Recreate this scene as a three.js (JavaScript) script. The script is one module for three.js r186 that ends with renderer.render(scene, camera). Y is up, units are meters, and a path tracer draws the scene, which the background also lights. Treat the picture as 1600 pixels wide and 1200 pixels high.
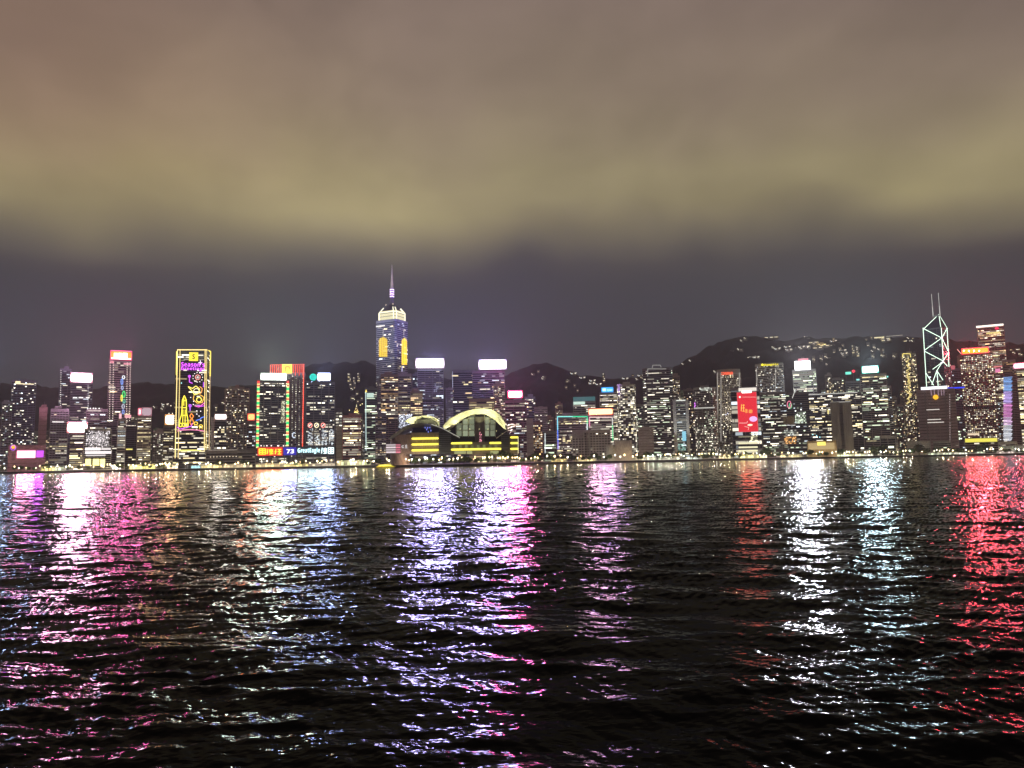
import * as THREE from 'three';
import { mergeGeometries } from 'three/addons/utils/BufferGeometryUtils.js';
import { RectAreaLightUniformsLib } from 'three/addons/lights/RectAreaLightUniformsLib.js';
import { FontLoader } from 'three/addons/loaders/FontLoader.js';
import { TextGeometry } from 'three/addons/geometries/TextGeometry.js';
import { createNoise2D, createNoise3D } from 'simplex-noise';

// ---------------------------------------------------------------- camera, sky, exposure
const scene = new THREE.Scene();
const FOCAL = 1155;                                       // focal length in photo pixels (1600 wide): a 26 mm lens
const camera = new THREE.PerspectiveCamera(2 * Math.atan(600 / FOCAL) * 180 / Math.PI, 4 / 3, 0.5, 9000);
camera.position.set(0, 6, 0);
camera.rotation.set(Math.atan(120.5 / FOCAL), 0, -1.04 * Math.PI / 180, 'YXZ');
camera.updateMatrixWorld();
const renderer = new THREE.WebGLRenderer({ antialias: true });
renderer.toneMapping = THREE.LinearToneMapping;
renderer.toneMappingExposure = 1;
renderer.shadowMap.enabled = true;
RectAreaLightUniformsLib.init();

function rng(seed) { let s = seed >>> 0; return () => { s = (s + 0x6D2B79F5) >>> 0; let t = s; t = Math.imul(t ^ (t >>> 15), t | 1); t ^= t + Math.imul(t ^ (t >>> 7), t | 61); return ((t ^ (t >>> 14)) >>> 0) / 4294967296; }; }
const lin = c => { c /= 255; return c <= 0.04045 ? c / 12.92 : Math.pow((c + 0.055) / 1.055, 2.4); };
const clamp = (x, a = 0, b = 1) => Math.min(b, Math.max(a, x));
const smooth = (a, b, x) => { const t = clamp((x - a) / (b - a)); return t * t * (3 - 2 * t); };

// low night cloud lit from below by the city: a dark gap under it, then a pale yellow base, browner higher up
function makeSky() {
  const W = 2048, H = 1024, data = new Float32Array(W * H * 4), n3 = createNoise3D(rng(71));
  const prof = [[-90, 34, 33, 36], [0, 64, 63, 68], [8, 64, 63, 68], [10.5, 64, 63, 68], [12, 65, 64, 68], [13.5, 68, 66, 68], [15, 76, 72, 71], [16.4, 94, 88, 80], [17.8, 113, 105, 88], [19.2, 131, 121, 96], [20.6, 145, 134, 103], [22.6, 150, 138, 107], [25, 146, 132, 108], [28, 140, 124, 107], [33, 133, 116, 105], [45, 122, 104, 96], [90, 111, 95, 89]];
  const prs = prof.map(p => [p[0], lin(p[1]), lin(p[2]), lin(p[3])]);
  const fbm = (x, y, z) => n3(x, y, z) * 0.62 + n3(x * 2.1 + 7, y * 2.1, z * 2.1) * 0.26 + n3(x * 4.3, y * 4.3 + 3, z * 4.3) * 0.12;
  for (let j = 0; j < H; j++) for (let i = 0; i < W; i++) {
    const el = ((j + 0.5) / H - 0.5) * 180, az = ((i + 0.5) / W) * 360 - 90;       // az 0 = the way the camera looks
    const a = (az * Math.PI) / 180, ca = Math.cos(a), sa = Math.sin(a), ez = el / 57.3;
    const wv = fbm(ca * 2 + 3, sa * 2, ez * 2), w2 = fbm(ca * 4.2 + 11, sa * 4.2, ez * 5);   // the cloud base is uneven
    const off = Math.abs(((az + 540) % 360) - 180), bank = 1 + (1 / Math.cos(Math.min(off, 42) / 57.3) - 1) * (1 - smooth(45, 85, off));   // the cloud bank lies along the ridge, so its edge runs straight
    const e = el * (1 + 0.75 * (bank - 1) * smooth(11.5, 14.5, el)) + smooth(11, 15, el) * (1 - smooth(24, 40, el)) * (0.5 + wv * 1.9 + w2 * 1.1);
    let k = 0; while (k < prs.length - 2 && prs[k + 1][0] < e) k++;
    const t = clamp((e - prs[k][0]) / (prs[k + 1][0] - prs[k][0]));
    let r = prs[k][1] + (prs[k + 1][1] - prs[k][1]) * t, g = prs[k][2] + (prs[k + 1][2] - prs[k][2]) * t, b = prs[k][3] + (prs[k + 1][3] - prs[k][3]) * t;
    const up = smooth(13, 19, el), p = fbm(ca * 2.4 + 21, sa * 2.4, ez * 4), q = fbm(ca * 7 - 9 + p * 0.8, sa * 7 + wv, ez * 13);
    const m = 1 + up * (0.15 * p + 0.075 * q);
    // brighter places where the cloud hangs over a lit part of the town
    const blob = (a0, e0, sa0, se0) => { let d = ((az - a0 + 540) % 360) - 180; return Math.exp(-(d * d) / (2 * sa0 * sa0) - ((el - e0) ** 2) / (2 * se0 * se0)); };
    const gl = 0.34 * blob(-10.5, 18.4, 5, 1.5) + 0.10 * blob(-17, 21, 12, 4) + 0.34 * blob(28.7, 17.2, 2.0, 0.8) + 0.14 * blob(35, 18.6, 7, 2) + 0.08 * blob(150, 20, 16, 5) + 0.06 * blob(-120, 21, 18, 5);
    const warm = smooth(14, 22, el) * blob(-36, 25, 14, 9);
    const dim = 1 - 0.2 * blob(40, 33, 12, 9) - 0.12 * blob(-150, 33, 20, 10); r *= m * dim * (1 + gl + warm * 0.06); g *= m * dim * (1 + gl - warm * 0.05); b *= m * dim * (1 + gl * 0.75 - warm * 0.14);
    const o = (j * W + i) * 4; data[o] = r; data[o + 1] = g; data[o + 2] = b; data[o + 3] = 1;
  }
  const tex = new THREE.DataTexture(data, W, H, THREE.RGBAFormat, THREE.FloatType);
  tex.mapping = THREE.EquirectangularReflectionMapping; tex.magFilter = THREE.LinearFilter; tex.needsUpdate = true;
  return tex;
}
scene.background = makeSky();
scene.environment = scene.background;
scene.fog = new THREE.FogExp2(new THREE.Color().setRGB(0.98, 0.97, 1.0), 0.000056);

// ---------------------------------------------------------------- surveying: a bearing in the photograph and a distance give a place
const _q = camera.quaternion;
function at(px, py, d) { const v = new THREE.Vector3((px - 800) / FOCAL, -(py - 600) / FOCAL, -1).applyQuaternion(_q); return v.multiplyScalar(d / -v.z).add(camera.position); }
const horizonY = px => 720.5 - (px - 800) * Math.tan(1.04 * Math.PI / 180);
const groundAt = (px, d) => { const p = at(px, horizonY(px), d); p.y = GY; return p; };
const GY = 3.2;                                           // land above the water
const shoreLine = [[-900, 1330], [-300, 1290], [0, 1260], [300, 1240], [560, 1190], [600, 1090], [640, 1040], [800, 1040], [850, 1120], [900, 1200], [1150, 1330], [1400, 1430], [1600, 1500], [1900, 1560], [2600, 1700]];
const shoreDepth = px => { for (let i = 1; i < shoreLine.length; i++) if (px <= shoreLine[i][0]) { const [a, b] = [shoreLine[i - 1], shoreLine[i]]; return a[1] + (b[1] - a[1]) * (px - a[0]) / (b[0] - a[0]); } return 1700; };

// ---------------------------------------------------------------- names and materials
const used = {};
function numbered(n) { if (!(n in used)) { used[n] = 0; return n; } used[n]++; return n + '_' + String(used[n]).padStart(3, '0'); }
function tag(o, label, category, group) { o.userData = { label, category }; if (group) o.userData.group = group; return o; }
function thing(name, label, category, pos = [0, 0, 0], turn = 0, group) { const o = new THREE.Group(); o.name = numbered(name); o.position.set(...pos); o.rotation.y = turn; tag(o, label, category, group); scene.add(o); return o; }
function mesh(name, geo, mat, parent, kind) { const m = new THREE.Mesh(geo, mat); m.name = name; m.castShadow = m.receiveShadow = true; if (kind) m.userData.kind = kind; parent.add(m); return m; }

function noiseTex(seed, lo, hi, fx, fy, n = 128) {
  const d = new Uint8Array(n * n * 4), nz = createNoise2D(rng(seed)), R = rng(seed + 1);
  for (let j = 0; j < n; j++) for (let i = 0; i < n; i++) {
    const a = i / n * 2 * Math.PI, v = 0.5 + 0.5 * (0.6 * nz(Math.cos(a) * fx, Math.sin(a) * fx + j / n * fy) + 0.3 * nz(Math.cos(a) * fx * 3, Math.sin(a) * fx * 3 + j / n * fy * 3)) + (R() - 0.5) * 0.25;
    const c = Math.round(255 * clamp(lo + (hi - lo) * v)); d.set([c, c, c, 255], (j * n + i) * 4);
  }
  const t = new THREE.DataTexture(d, n, n, THREE.RGBAFormat); t.wrapS = t.wrapT = THREE.RepeatWrapping; t.magFilter = THREE.LinearFilter; t.colorSpace = THREE.SRGBColorSpace; t.needsUpdate = true; return t;
}
const grime = noiseTex(5, 0.72, 1, 2.2, 3), stoneTex = noiseTex(9, 0.55, 1, 3, 5);
const matCache = {};
function wall(r, g, b, rough = 0.8) { [r, g, b] = [r, g, b].map(v => +Math.min(0.78, v).toFixed(3)); const k = ['w', r, g, b, rough].join(); return matCache[k] ??= new THREE.MeshStandardMaterial({ color: new THREE.Color().setRGB(r, g, b), roughness: rough, map: grime }); }
function metal(r, g, b, rough = 0.4) { const k = ['m', r, g, b, rough].join(); return matCache[k] ??= new THREE.MeshStandardMaterial({ color: new THREE.Color().setRGB(r, g, b), roughness: rough, metalness: 0.7 }); }
function glow(r, g, b, power = 1) { const k = ['e', r, g, b, power].join(); return matCache[k] ??= new THREE.MeshStandardMaterial({ color: new THREE.Color().setRGB(0.05, 0.05, 0.05), roughness: 0.5, emissive: new THREE.Color().setRGB(r, g, b), emissiveIntensity: power }); }
const darkGlass = new THREE.MeshStandardMaterial({ color: new THREE.Color().setRGB(0.022, 0.024, 0.032), roughness: 0.22 });
const blueGlass = new THREE.MeshStandardMaterial({ color: new THREE.Color().setRGB(0.03, 0.04, 0.07), roughness: 0.18 });
const steel = metal(0.25, 0.25, 0.27);

// ---------------------------------------------------------------- geometry helpers
function box(w, h, d, x = 0, y = 0, z = 0) { const g = new THREE.BoxGeometry(w, h, d); g.translate(x, y, z); return g; }
function quads() { const P = [], N = [], U = [], I = []; return {
  add(a, b, c, d) { const o = P.length / 3; P.push(...a, ...b, ...c, ...d); const n = new THREE.Vector3().subVectors(new THREE.Vector3(...b), new THREE.Vector3(...a)).cross(new THREE.Vector3().subVectors(new THREE.Vector3(...d), new THREE.Vector3(...a))).normalize(); for (let k = 0; k < 4; k++) N.push(n.x, n.y, n.z); U.push(0, 0, 1, 0, 1, 1, 0, 1); I.push(o, o + 1, o + 2, o, o + 2, o + 3); },
  get count() { return P.length / 12; },
  geo() { const g = new THREE.BufferGeometry(); g.setAttribute('position', new THREE.Float32BufferAttribute(P, 3)); g.setAttribute('normal', new THREE.Float32BufferAttribute(N, 3)); g.setAttribute('uv', new THREE.Float32BufferAttribute(U, 2)); g.setIndex(I); return g; } }; }
function bar(a, b, r, sides = 5) { const A = new THREE.Vector3(...a), B = new THREE.Vector3(...b), L = A.distanceTo(B); const g = new THREE.CylinderGeometry(r, r, L, sides, 1); g.translate(0, L / 2, 0); g.applyQuaternion(new THREE.Quaternion().setFromUnitVectors(new THREE.Vector3(0, 1, 0), B.clone().sub(A).normalize())); g.translate(A.x, A.y, A.z); return g; }
function path(pts, r, sides = 5) { const gs = []; for (let i = 1; i < pts.length; i++) gs.push(bar(pts[i - 1], pts[i], r, sides)); return gs.length > 1 ? mergeGeometries(gs) : gs[0]; }
const UNIT = new THREE.BoxGeometry(1, 1, 1);
// ---------------------------------------------------------------- the harbour
function makeWater() {
  const R = rng(4211), waves = [], n2 = createNoise2D(rng(88));
  const NW = 64;
  for (let i = 0; i < NW; i++) {
    const t = i / (NW - 1), L = 0.21 * Math.pow(46, t) * (0.9 + 0.2 * R());          // 0.2 m ripples to 10 m swell
    const dir = Math.PI / 2 + 0.16 + (R() + R() - 1) * (1.9 - 1.0 * t);      // mostly toward the viewer, crests a little askew
    const s = WAVE.slope * Math.sqrt(2 / NW) * (L < 1.2 ? 1.25 : L < 4 ? 0.9 : 0.55);
    const k = 2 * Math.PI / L;
    waves.push({ L, kx: k * Math.cos(dir), kz: k * Math.sin(dir), a: s / k, ph: R() * 6.283, small: L < 2.2 });
  }
  const ds = []; for (let d = 3.5; d < 1760;) { ds.push(d); d += Math.max(0.055, d * 0.0063); } ds.push(1780);
  const NC = 920, NR = ds.length, P = new Float32Array(NR * (NC + 1) * 3), N = new Float32Array(NR * (NC + 1) * 3), U = new Float32Array(NR * (NC + 1) * 2), I = new Uint32Array((NR - 1) * NC * 6);
  let o = 0;
  for (let j = 0; j < NR; j++) {
    const d = ds[j], half = d * 0.95 + 7, cell = Math.max(half * 2 / NC, d * 0.0063, 0.055);
    for (let i = 0; i <= NC; i++, o++) {
      const x = (i / NC * 2 - 1) * half, z = -d;
      const gust = 1 + 0.55 * n2(x * 0.045 + 5, z * 0.06) + 0.3 * n2(x * 0.16, z * 0.2 + 9), calm = clamp(gust, 0.3, 1.7);
      let y = 0, sx = 0, sz = 0;
      for (const w of waves) {
        const p = w.kx * x + w.kz * z + w.ph, m = w.small ? calm : 1, c = Math.cos(p) * w.a * m;
        sx += c * w.kx; sz += c * w.kz;
        const f = clamp((w.L / cell - 2.5) / 2.5); if (f > 0) y += Math.sin(p) * w.a * m * f;
      }
      const l = Math.hypot(sx, 1, sz);
      P[o * 3] = x; P[o * 3 + 1] = y; P[o * 3 + 2] = z; N[o * 3] = -sx / l; N[o * 3 + 1] = 1 / l; N[o * 3 + 2] = -sz / l; U[o * 2] = x / 3.1; U[o * 2 + 1] = z / 3.1;
    }
  }
  o = 0;
  for (let j = 0; j < NR - 1; j++) for (let i = 0; i < NC; i++) { const a = j * (NC + 1) + i, b = a + 1, c = a + NC + 1, e = c + 1; I[o++] = a; I[o++] = b; I[o++] = e; I[o++] = a; I[o++] = e; I[o++] = c; }
  const g = new THREE.BufferGeometry();
  g.setAttribute('position', new THREE.BufferAttribute(P, 3)); g.setAttribute('normal', new THREE.BufferAttribute(N, 3)); g.setAttribute('uv', new THREE.BufferAttribute(U, 2)); g.setIndex(new THREE.BufferAttribute(I, 1));
  // fine capillary ripples, a periodic tile 3.1 m wide
  const T = 256, nd = new Uint8Array(T * T * 4), rp = []; for (let i = 0; i < 60; i++) { const kx = Math.round((R() * 2 - 1) * 14), kz = Math.round((R() * 2 - 1) * 30); if (Math.hypot(kx, kz) < 5) { i--; continue; } rp.push([kx, kz, R() * 6.283, 0.03 * Math.sqrt(2 / 60) / Math.hypot(kx, kz)]); }
  for (let j = 0; j < T; j++) for (let i = 0; i < T; i++) { let a = 0, b = 0; for (const [kx, kz, ph, s] of rp) { const c = Math.cos(2 * Math.PI * (kx * i + kz * j) / T + ph) * s; a += c * kx; b += c * kz; } const l = Math.hypot(a, b, 1); nd.set([128 + 127 * -a / l, 128 + 127 * -b / l, 128 + 127 / l, 255].map(Math.round), (j * T + i) * 4); }
  const nt = new THREE.DataTexture(nd, T, T, THREE.RGBAFormat); nt.wrapS = nt.wrapT = THREE.RepeatWrapping; nt.magFilter = THREE.LinearFilter; nt.needsUpdate = true;
  const m = new THREE.MeshPhysicalMaterial({ normalMap: nt, color: new THREE.Color().setRGB(0.004, 0.005, 0.006), roughness: WAVE.rough, ior: 1.33, specularIntensity: WAVE.spec });
  const w = mesh('water', g, m, scene, 'structure'); w.userData.label = 'dark rippled harbour water between viewer and city'; 
}
const WAVE = { slope: 0.185, rough: 0.09, spec: 0.036 };
makeWater();
// ---------------------------------------------------------------- land, seawall, hills
const bearings = []; for (let p = -900; p <= 2600; p += 25) bearings.push(p);
{ const grd = [], shoreP = bearings.map(p => { const s = shoreDepth(p), q = groundAt(p, s); return q; }), q = quads(), w = quads(), pv = quads();
  for (let i = 1; i < bearings.length; i++) {
    const a = shoreP[i - 1], b = shoreP[i], far = p => { const k = 3900 / -p.z; return [p.x * k, GY, p.z * k]; }, back = (p, m) => { const k = 1 + m / -p.z; return [p.x * k, GY, p.z * k]; };
    q.add([a.x, GY, a.z], [b.x, GY, b.z], far(b), far(a)); w.add([a.x, -2, a.z], [b.x, -2, b.z], [b.x, GY + 0.004, b.z], [a.x, GY + 0.004, a.z]);
    const a1 = back(a, 0.5), b1 = back(b, 0.5), a2 = back(a, 16), b2 = back(b, 16); for (const v of [a1, b1, a2, b2]) v[1] += 0.008; pv.add(a1, b1, b2, a2);
  }
  mesh('ground', q.geo(), new THREE.MeshStandardMaterial({ color: new THREE.Color().setRGB(0.07, 0.068, 0.062), roughness: 0.9, map: stoneTex }), scene, 'structure');
  mesh('seawall', w.geo(), new THREE.MeshStandardMaterial({ color: new THREE.Color().setRGB(0.1, 0.095, 0.085), roughness: 0.9, map: stoneTex }), scene, 'structure');
  mesh('promenade_pavement', pv.geo(), new THREE.MeshStandardMaterial({ color: new THREE.Color().setRGB(0.3, 0.28, 0.25), roughness: 0.85, map: stoneTex }), scene, 'structure'); }
// wooded ridge: crest read along the bearings
const crest = [[-900, 600], [-400, 585], [0, 596], [120, 606], [215, 599], [270, 597], [330, 604], [400, 604], [440, 590], [478, 568], [520, 563], [560, 566], [620, 574], [700, 590], [780, 588], [820, 573], [850, 568], [880, 574], [911, 586], [960, 590], [1010, 589], [1050, 575], [1085, 557], [1118, 537], [1150, 529], [1190, 526], [1260, 529], [1330, 524], [1400, 526], [1440, 522], [1500, 529], [1560, 533], [1600, 537], [1800, 560], [2600, 600]];
const crestY = px => { for (let i = 1; i < crest.length; i++) if (px <= crest[i][0]) { const [a, b] = [crest[i - 1], crest[i]], t = (px - a[0]) / (b[0] - a[0]), u = t * t * (3 - 2 * t); return a[1] + (b[1] - a[1]) * (0.5 * t + 0.5 * u); } return 600; };
const hillN = createNoise2D(rng(41)), RIDGE = 3000, FOOT = 2050;
function hillHeight(px, d) { const h = at(px, crestY(px), RIDGE).y - GY, t = d < RIDGE ? Math.pow(clamp((d - FOOT) / (RIDGE - FOOT)), 0.85) : 1 - 0.8 * clamp((d - RIDGE) / 800); const n = hillN(px * 0.012, d * 0.004) * 0.05 * t + hillN(px * 0.05, d * 0.015) * 0.018 * t; return GY - 1 + h * Math.max(0, t * (0.55 + 0.45 * t) + n * (d < RIDGE ? 4 * (1 - t) + 0.5 : 1)); }
{ const ds = []; for (let d = FOOT; d <= 3800; d += 35) ds.push(d); const ps = []; for (let p = -900; p <= 2500; p += 7) ps.push(p);
  const P = [], U = [], I = []; for (const d of ds) for (const p of ps) { const v = at(p, horizonY(p), d), y = hillHeight(p, d) + hillN(p * 0.6, d * 0.06) * 5 + hillN(p * 1.7, d * 0.2) * 3; P.push(v.x, y, v.z); U.push(v.x / 120, v.z / 120); }
  for (let j = 0; j < ds.length - 1; j++) for (let i = 0; i < ps.length - 1; i++) { const a = j * ps.length + i, c = a + ps.length; I.push(a, a + 1, c + 1, a, c + 1, c); }
  const g = new THREE.BufferGeometry(); g.setAttribute('position', new THREE.Float32BufferAttribute(P, 3)); g.setAttribute('uv', new THREE.Float32BufferAttribute(U, 2)); g.setIndex(I); g.computeVertexNormals();
  mesh('hill', g, new THREE.MeshStandardMaterial({ color: new THREE.Color().setRGB(0.022, 0.026, 0.021), roughness: 1, map: noiseTex(63, 0.35, 1, 6, 9, 256) }), scene, 'structure'); }
// ---------------------------------------------------------------- towers
const PAL = { w: [1, 0.92, 0.72], y: [1, 0.83, 0.45], a: [1, 0.60, 0.24], c: [0.80, 0.92, 1], g: [0.84, 1, 0.70], o: [1, 0.70, 0.38], v: [0.72, 0.66, 1], m: [1, 0.35, 0.95], b: [0.35, 0.6, 1] };
const POW = [0.42, 1.25, 3.0];
function prism(poly, y0, y1) {                                    // poly: [x, z] seen from above, turning so that side normals point out
  const q = quads(), n = poly.length;
  for (let i = 0; i < n; i++) { const a = poly[i], b = poly[(i + 1) % n]; q.add([a[0], y0, a[1]], [b[0], y0, b[1]], [b[0], y1, b[1]], [a[0], y1, a[1]]); }
  const g = q.geo(), top = [], idx = [], m = [], u = [];
  for (const y of [y1, y0]) { const o = top.length / 3; poly.forEach(p => { top.push(p[0], y, p[1]); m.push(0, y === y1 ? 1 : -1, 0); u.push(p[0] / 10, p[1] / 10); }); for (let i = 1; i < n - 1; i++) y === y1 ? idx.push(o, o + i, o + i + 1) : idx.push(o, o + i + 1, o + i); }
  const c = new THREE.BufferGeometry(); c.setAttribute('position', new THREE.Float32BufferAttribute(top, 3)); c.setAttribute('normal', new THREE.Float32BufferAttribute(m, 3)); c.setAttribute('uv', new THREE.Float32BufferAttribute(u, 2)); c.setIndex(idx);
  return mergeGeometries([g, c]);
}
function plan(shape, W, B, cut = 0.25) {
  if (shape === 'round') return Array.from({ length: 22 }, (_, i) => { const a = i / 22 * 2 * Math.PI; return [Math.cos(a) * W / 2, -Math.sin(a) * B / 2]; });
  if (shape === 'bow') { const p = []; for (let i = 0; i <= 10; i++) { const t = i / 10 * 2 - 1; p.push([t * W / 2, B / 2 - t * t * B * 0.28]); } p.push([W / 2, -B / 2], [-W / 2, -B / 2]); return p; }
  if (shape === 'oct') { const c = Math.min(W, B) * cut; return [[-W / 2 + c, B / 2], [W / 2 - c, B / 2], [W / 2, B / 2 - c], [W / 2, -B / 2 + c], [W / 2 - c, -B / 2], [-W / 2 + c, -B / 2], [-W / 2, -B / 2 + c], [-W / 2, B / 2 - c]]; }
  return [[-W / 2, B / 2], [W / 2, B / 2], [W / 2, -B / 2], [-W / 2, -B / 2]];
}
const grow = (poly, p, W, B) => poly.map(([x, z]) => [x * (W / 2 + p) / (W / 2), z * (B / 2 + p) / (B / 2)]);
let seedNo = 100, seenWindows = 0;
// o: x [first, last bearing], top, d distance; B depth of plan; ph extra turn in degrees; fh storey; bw bay; band share of wall in a storey; pe pilaster every n bays; lit, run, pal, br: lit windows
function tower(o) {
  const R = rng(o.seed ?? seedNo++), d = o.d, A = at(o.x[0], o.top, d), Z = at(o.x[1], o.top, d), cx = (A.x + Z.x) / 2, top = (A.y + Z.y) / 2;
  const beta = Math.atan2(cx, d), ph = (o.ph ?? 0) * Math.PI / 180, span = (Z.x - A.x) * Math.cos(beta), B = o.B ?? 30, W = Math.max(4, (span - B * Math.abs(Math.sin(ph))) / Math.cos(ph));
  const H = top - GY, back = B / 2 * Math.cos(ph) ;
  const t = thing(o.n ?? 'office_tower', o.l, o.c ?? 'building', [cx + back * Math.sin(beta), GY, -d - back * Math.cos(beta)], -beta + ph, o.grp);
  t.updateMatrixWorld();
  const poly = o.poly ? o.poly(W, B) : plan(o.shape, W, B, o.cut), fh = o.fh ?? 3.5 + R() * 1.1, nf = Math.max(1, Math.round(H / fh)), f = H / nf, bw = o.bw ?? 3.4, band = o.band ?? 0.34 + R() * 0.24, autoPe = R() < 0.5 ? 0 : 3 + Math.floor(R() * 3), p = 0.4;
  const wc = o.wall ?? [0.2, 0.2, 0.21], wk = Math.min(2.2, 0.58 / Math.max(...wc)), wm = wall(...wc.map(v => v * wk)), gm = o.glass === 'blue' ? blueGlass : darkGlass;
  mesh('core', prism(poly, 0, H), o.solid ? wm : gm, t);
  const fr = [];
  if (band > 0) for (let k = 0; k < nf; k++) { if (o.skip && o.skip(k / nf)) continue; fr.push(prism(grow(poly, p, W, B), k * f + 0.004, k * f + band * f)); }
  fr.push(prism(grow(poly, p + 0.12, W, B), H - 0.6 * f, H + (o.par ?? 1.6)));
  const cam = new THREE.Vector3(0, 0, 1).applyAxisAngle(new THREE.Vector3(0, 1, 0), -ph), runs = [];
  for (let i = 0; i < poly.length; i++) {
    const a = poly[i], b = poly[(i + 1) % poly.length], L = Math.hypot(b[0] - a[0], b[1] - a[1]), tx = (b[0] - a[0]) / L, tz = (b[1] - a[1]) / L;
    const ox = -tz, oz = tx, facing = ox * cam.x + oz * cam.z;                       // outward normal (-tz, tx)
    if (L < 1.5) continue;
    const nb = Math.max(1, Math.round(L / bw)), w = L / nb, pe = o.pe ?? autoPe, pw = o.pw ?? 0.7;
    if (pe) for (let j = 0; j <= nb; j += pe) { const c = j * w, x0 = a[0] + tx * Math.max(0, c - pw / 2), z0 = a[1] + tz * Math.max(0, c - pw / 2), x1 = a[0] + tx * Math.min(L, c + pw / 2), z1 = a[1] + tz * Math.min(L, c + pw / 2), q = o.pd ?? 0.75; fr.push(prism([[x0 + ox * q, z0 + oz * q], [x1 + ox * q, z1 + oz * q], [x1 - ox * 0.1, z1 - oz * 0.1], [x0 - ox * 0.1, z0 - oz * 0.1]], 0, H + 0.3)); }
    if (facing < -0.35) continue;
    const share = (o.lit ?? 0.2) * 1.2, run = o.run ?? 1;
    for (let k = 0; k < nf; k++) {
      if (o.skip && o.skip(k / nf)) continue;
      const mood = run > 1 ? Math.pow(R(), 2) * 2.6 : 0.6 + 0.8 * R(), lp = clamp(share * mood * (o.litAt ? o.litAt(k / nf) : 1), 0, 0.98), pick = o.pal[Math.floor(R() * o.pal.length)];
      let j = 0;
      while (j < nb) {
        if (R() < lp) {
          const len = Math.min(nb - j, 1 + Math.floor(R() * run)), c = run > 1 ? (R() < 0.8 ? pick : o.pal[Math.floor(R() * o.pal.length)]) : o.pal[Math.floor(R() * o.pal.length)], pw3 = R(), e = pw3 < 0.48 ? 0 : pw3 < 0.82 ? 1 : 2;
          const gap = w * (o.gap ?? 0.1);
          runs.push({ s: j * w + gap, len: len * w - 2 * gap, y0: k * f + band * f + 0.05, y1: (k + 1) * f - f * (o.head ?? 0.08), a, tx, tz, ox, oz, c, e, px: len * w * FOCAL / d * Math.max(0, facing) });
          j += len;
        } else j++;
      }
    }
  }
  mesh('facade_frame', mergeGeometries(fr), wm, t, 'stuff');
  const best = runs.filter(r => r.px >= 8).sort((u, v) => v.px - u.px).slice(0, o.single ?? 36), rest = {}, bset = new Set(best), br = o.br ?? 1;
  const mat = (c, e) => glow(...PAL[c], +(POW[e] * br).toFixed(3));
  for (const r of best) {
    const m = mesh('window', UNIT, mat(r.c, r.e), t), s = r.s + r.len / 2;
    m.position.set(r.a[0] + r.tx * s + r.ox * 0.1, (r.y0 + r.y1) / 2, r.a[1] + r.tz * s + r.oz * 0.1); m.rotation.y = Math.atan2(r.ox, r.oz); m.scale.set(r.len, r.y1 - r.y0, 0.3);
  }
  for (const r of runs) if (!bset.has(r)) {
    const x0 = r.a[0] + r.tx * r.s + r.ox * 0.15, z0 = r.a[1] + r.tz * r.s + r.oz * 0.15, x1 = x0 + r.tx * r.len, z1 = z0 + r.tz * r.len;
    (rest[r.c + r.e] ??= quads()).add([x0, r.y0, z0], [x1, r.y0, z1], [x1, r.y1, z1], [x0, r.y1, z0]);
  }
  for (const k in rest) mesh('lit_glazing', rest[k].geo(), mat(k[0], +k[1]), t, 'stuff');
  // rooftop plant, tank and mast
  const plant = o.plant ?? 1;
  if (plant) {
    const ph2 = 3 + R() * 5;
    mesh('plant_room', box(W * (0.35 + 0.3 * R()), ph2, B * 0.5, W * (R() - 0.5) * 0.25, H + ph2 / 2, 0), wm, t);
    if (R() < 0.6) mesh('water_tank', box(W * 0.16, 3, 5, W * (R() - 0.5) * 0.6, H + 1.5, -B * 0.1), wall(0.3, 0.3, 0.3), t);
    if (R() < 0.5 || o.mast) { const mh = o.mast ?? 8 + R() * 12; mesh('mast', bar([W * 0.1, H, 0], [W * 0.1, H + mh, 0], 0.3), steel, t); }
  }
  // a place on one of the tower's faces, from its bearing
  const inv = t.matrixWorld.clone().invert(), eye = camera.position.clone().applyMatrix4(inv);
  const loc = (px, py, off = 0.6, face = 'front') => {
    const far = at(px, py, d).applyMatrix4(inv).sub(eye), k = face === 'front' ? (B / 2 + off - eye.z) / far.z : ((face === 'east' ? 1 : -1) * (W / 2 + off) - eye.x) / far.x;
    return far.multiplyScalar(k).add(eye);
  };
  return { g: t, W, B, H, f, loc, R, d, wm };
}
// lower and upper corner of a rectangle on a face, its sides taken at mid-height
function corners(t, x, y, off, face) { const ym = (y[0] + y[1]) / 2, a = t.loc(x[0], ym, off, face), b = t.loc(x[1], ym, off, face), xm = (x[0] + x[1]) / 2; a.y = t.loc(xm, y[1], off, face).y; b.y = t.loc(xm, y[0], off, face).y; return [a, b]; }
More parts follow.
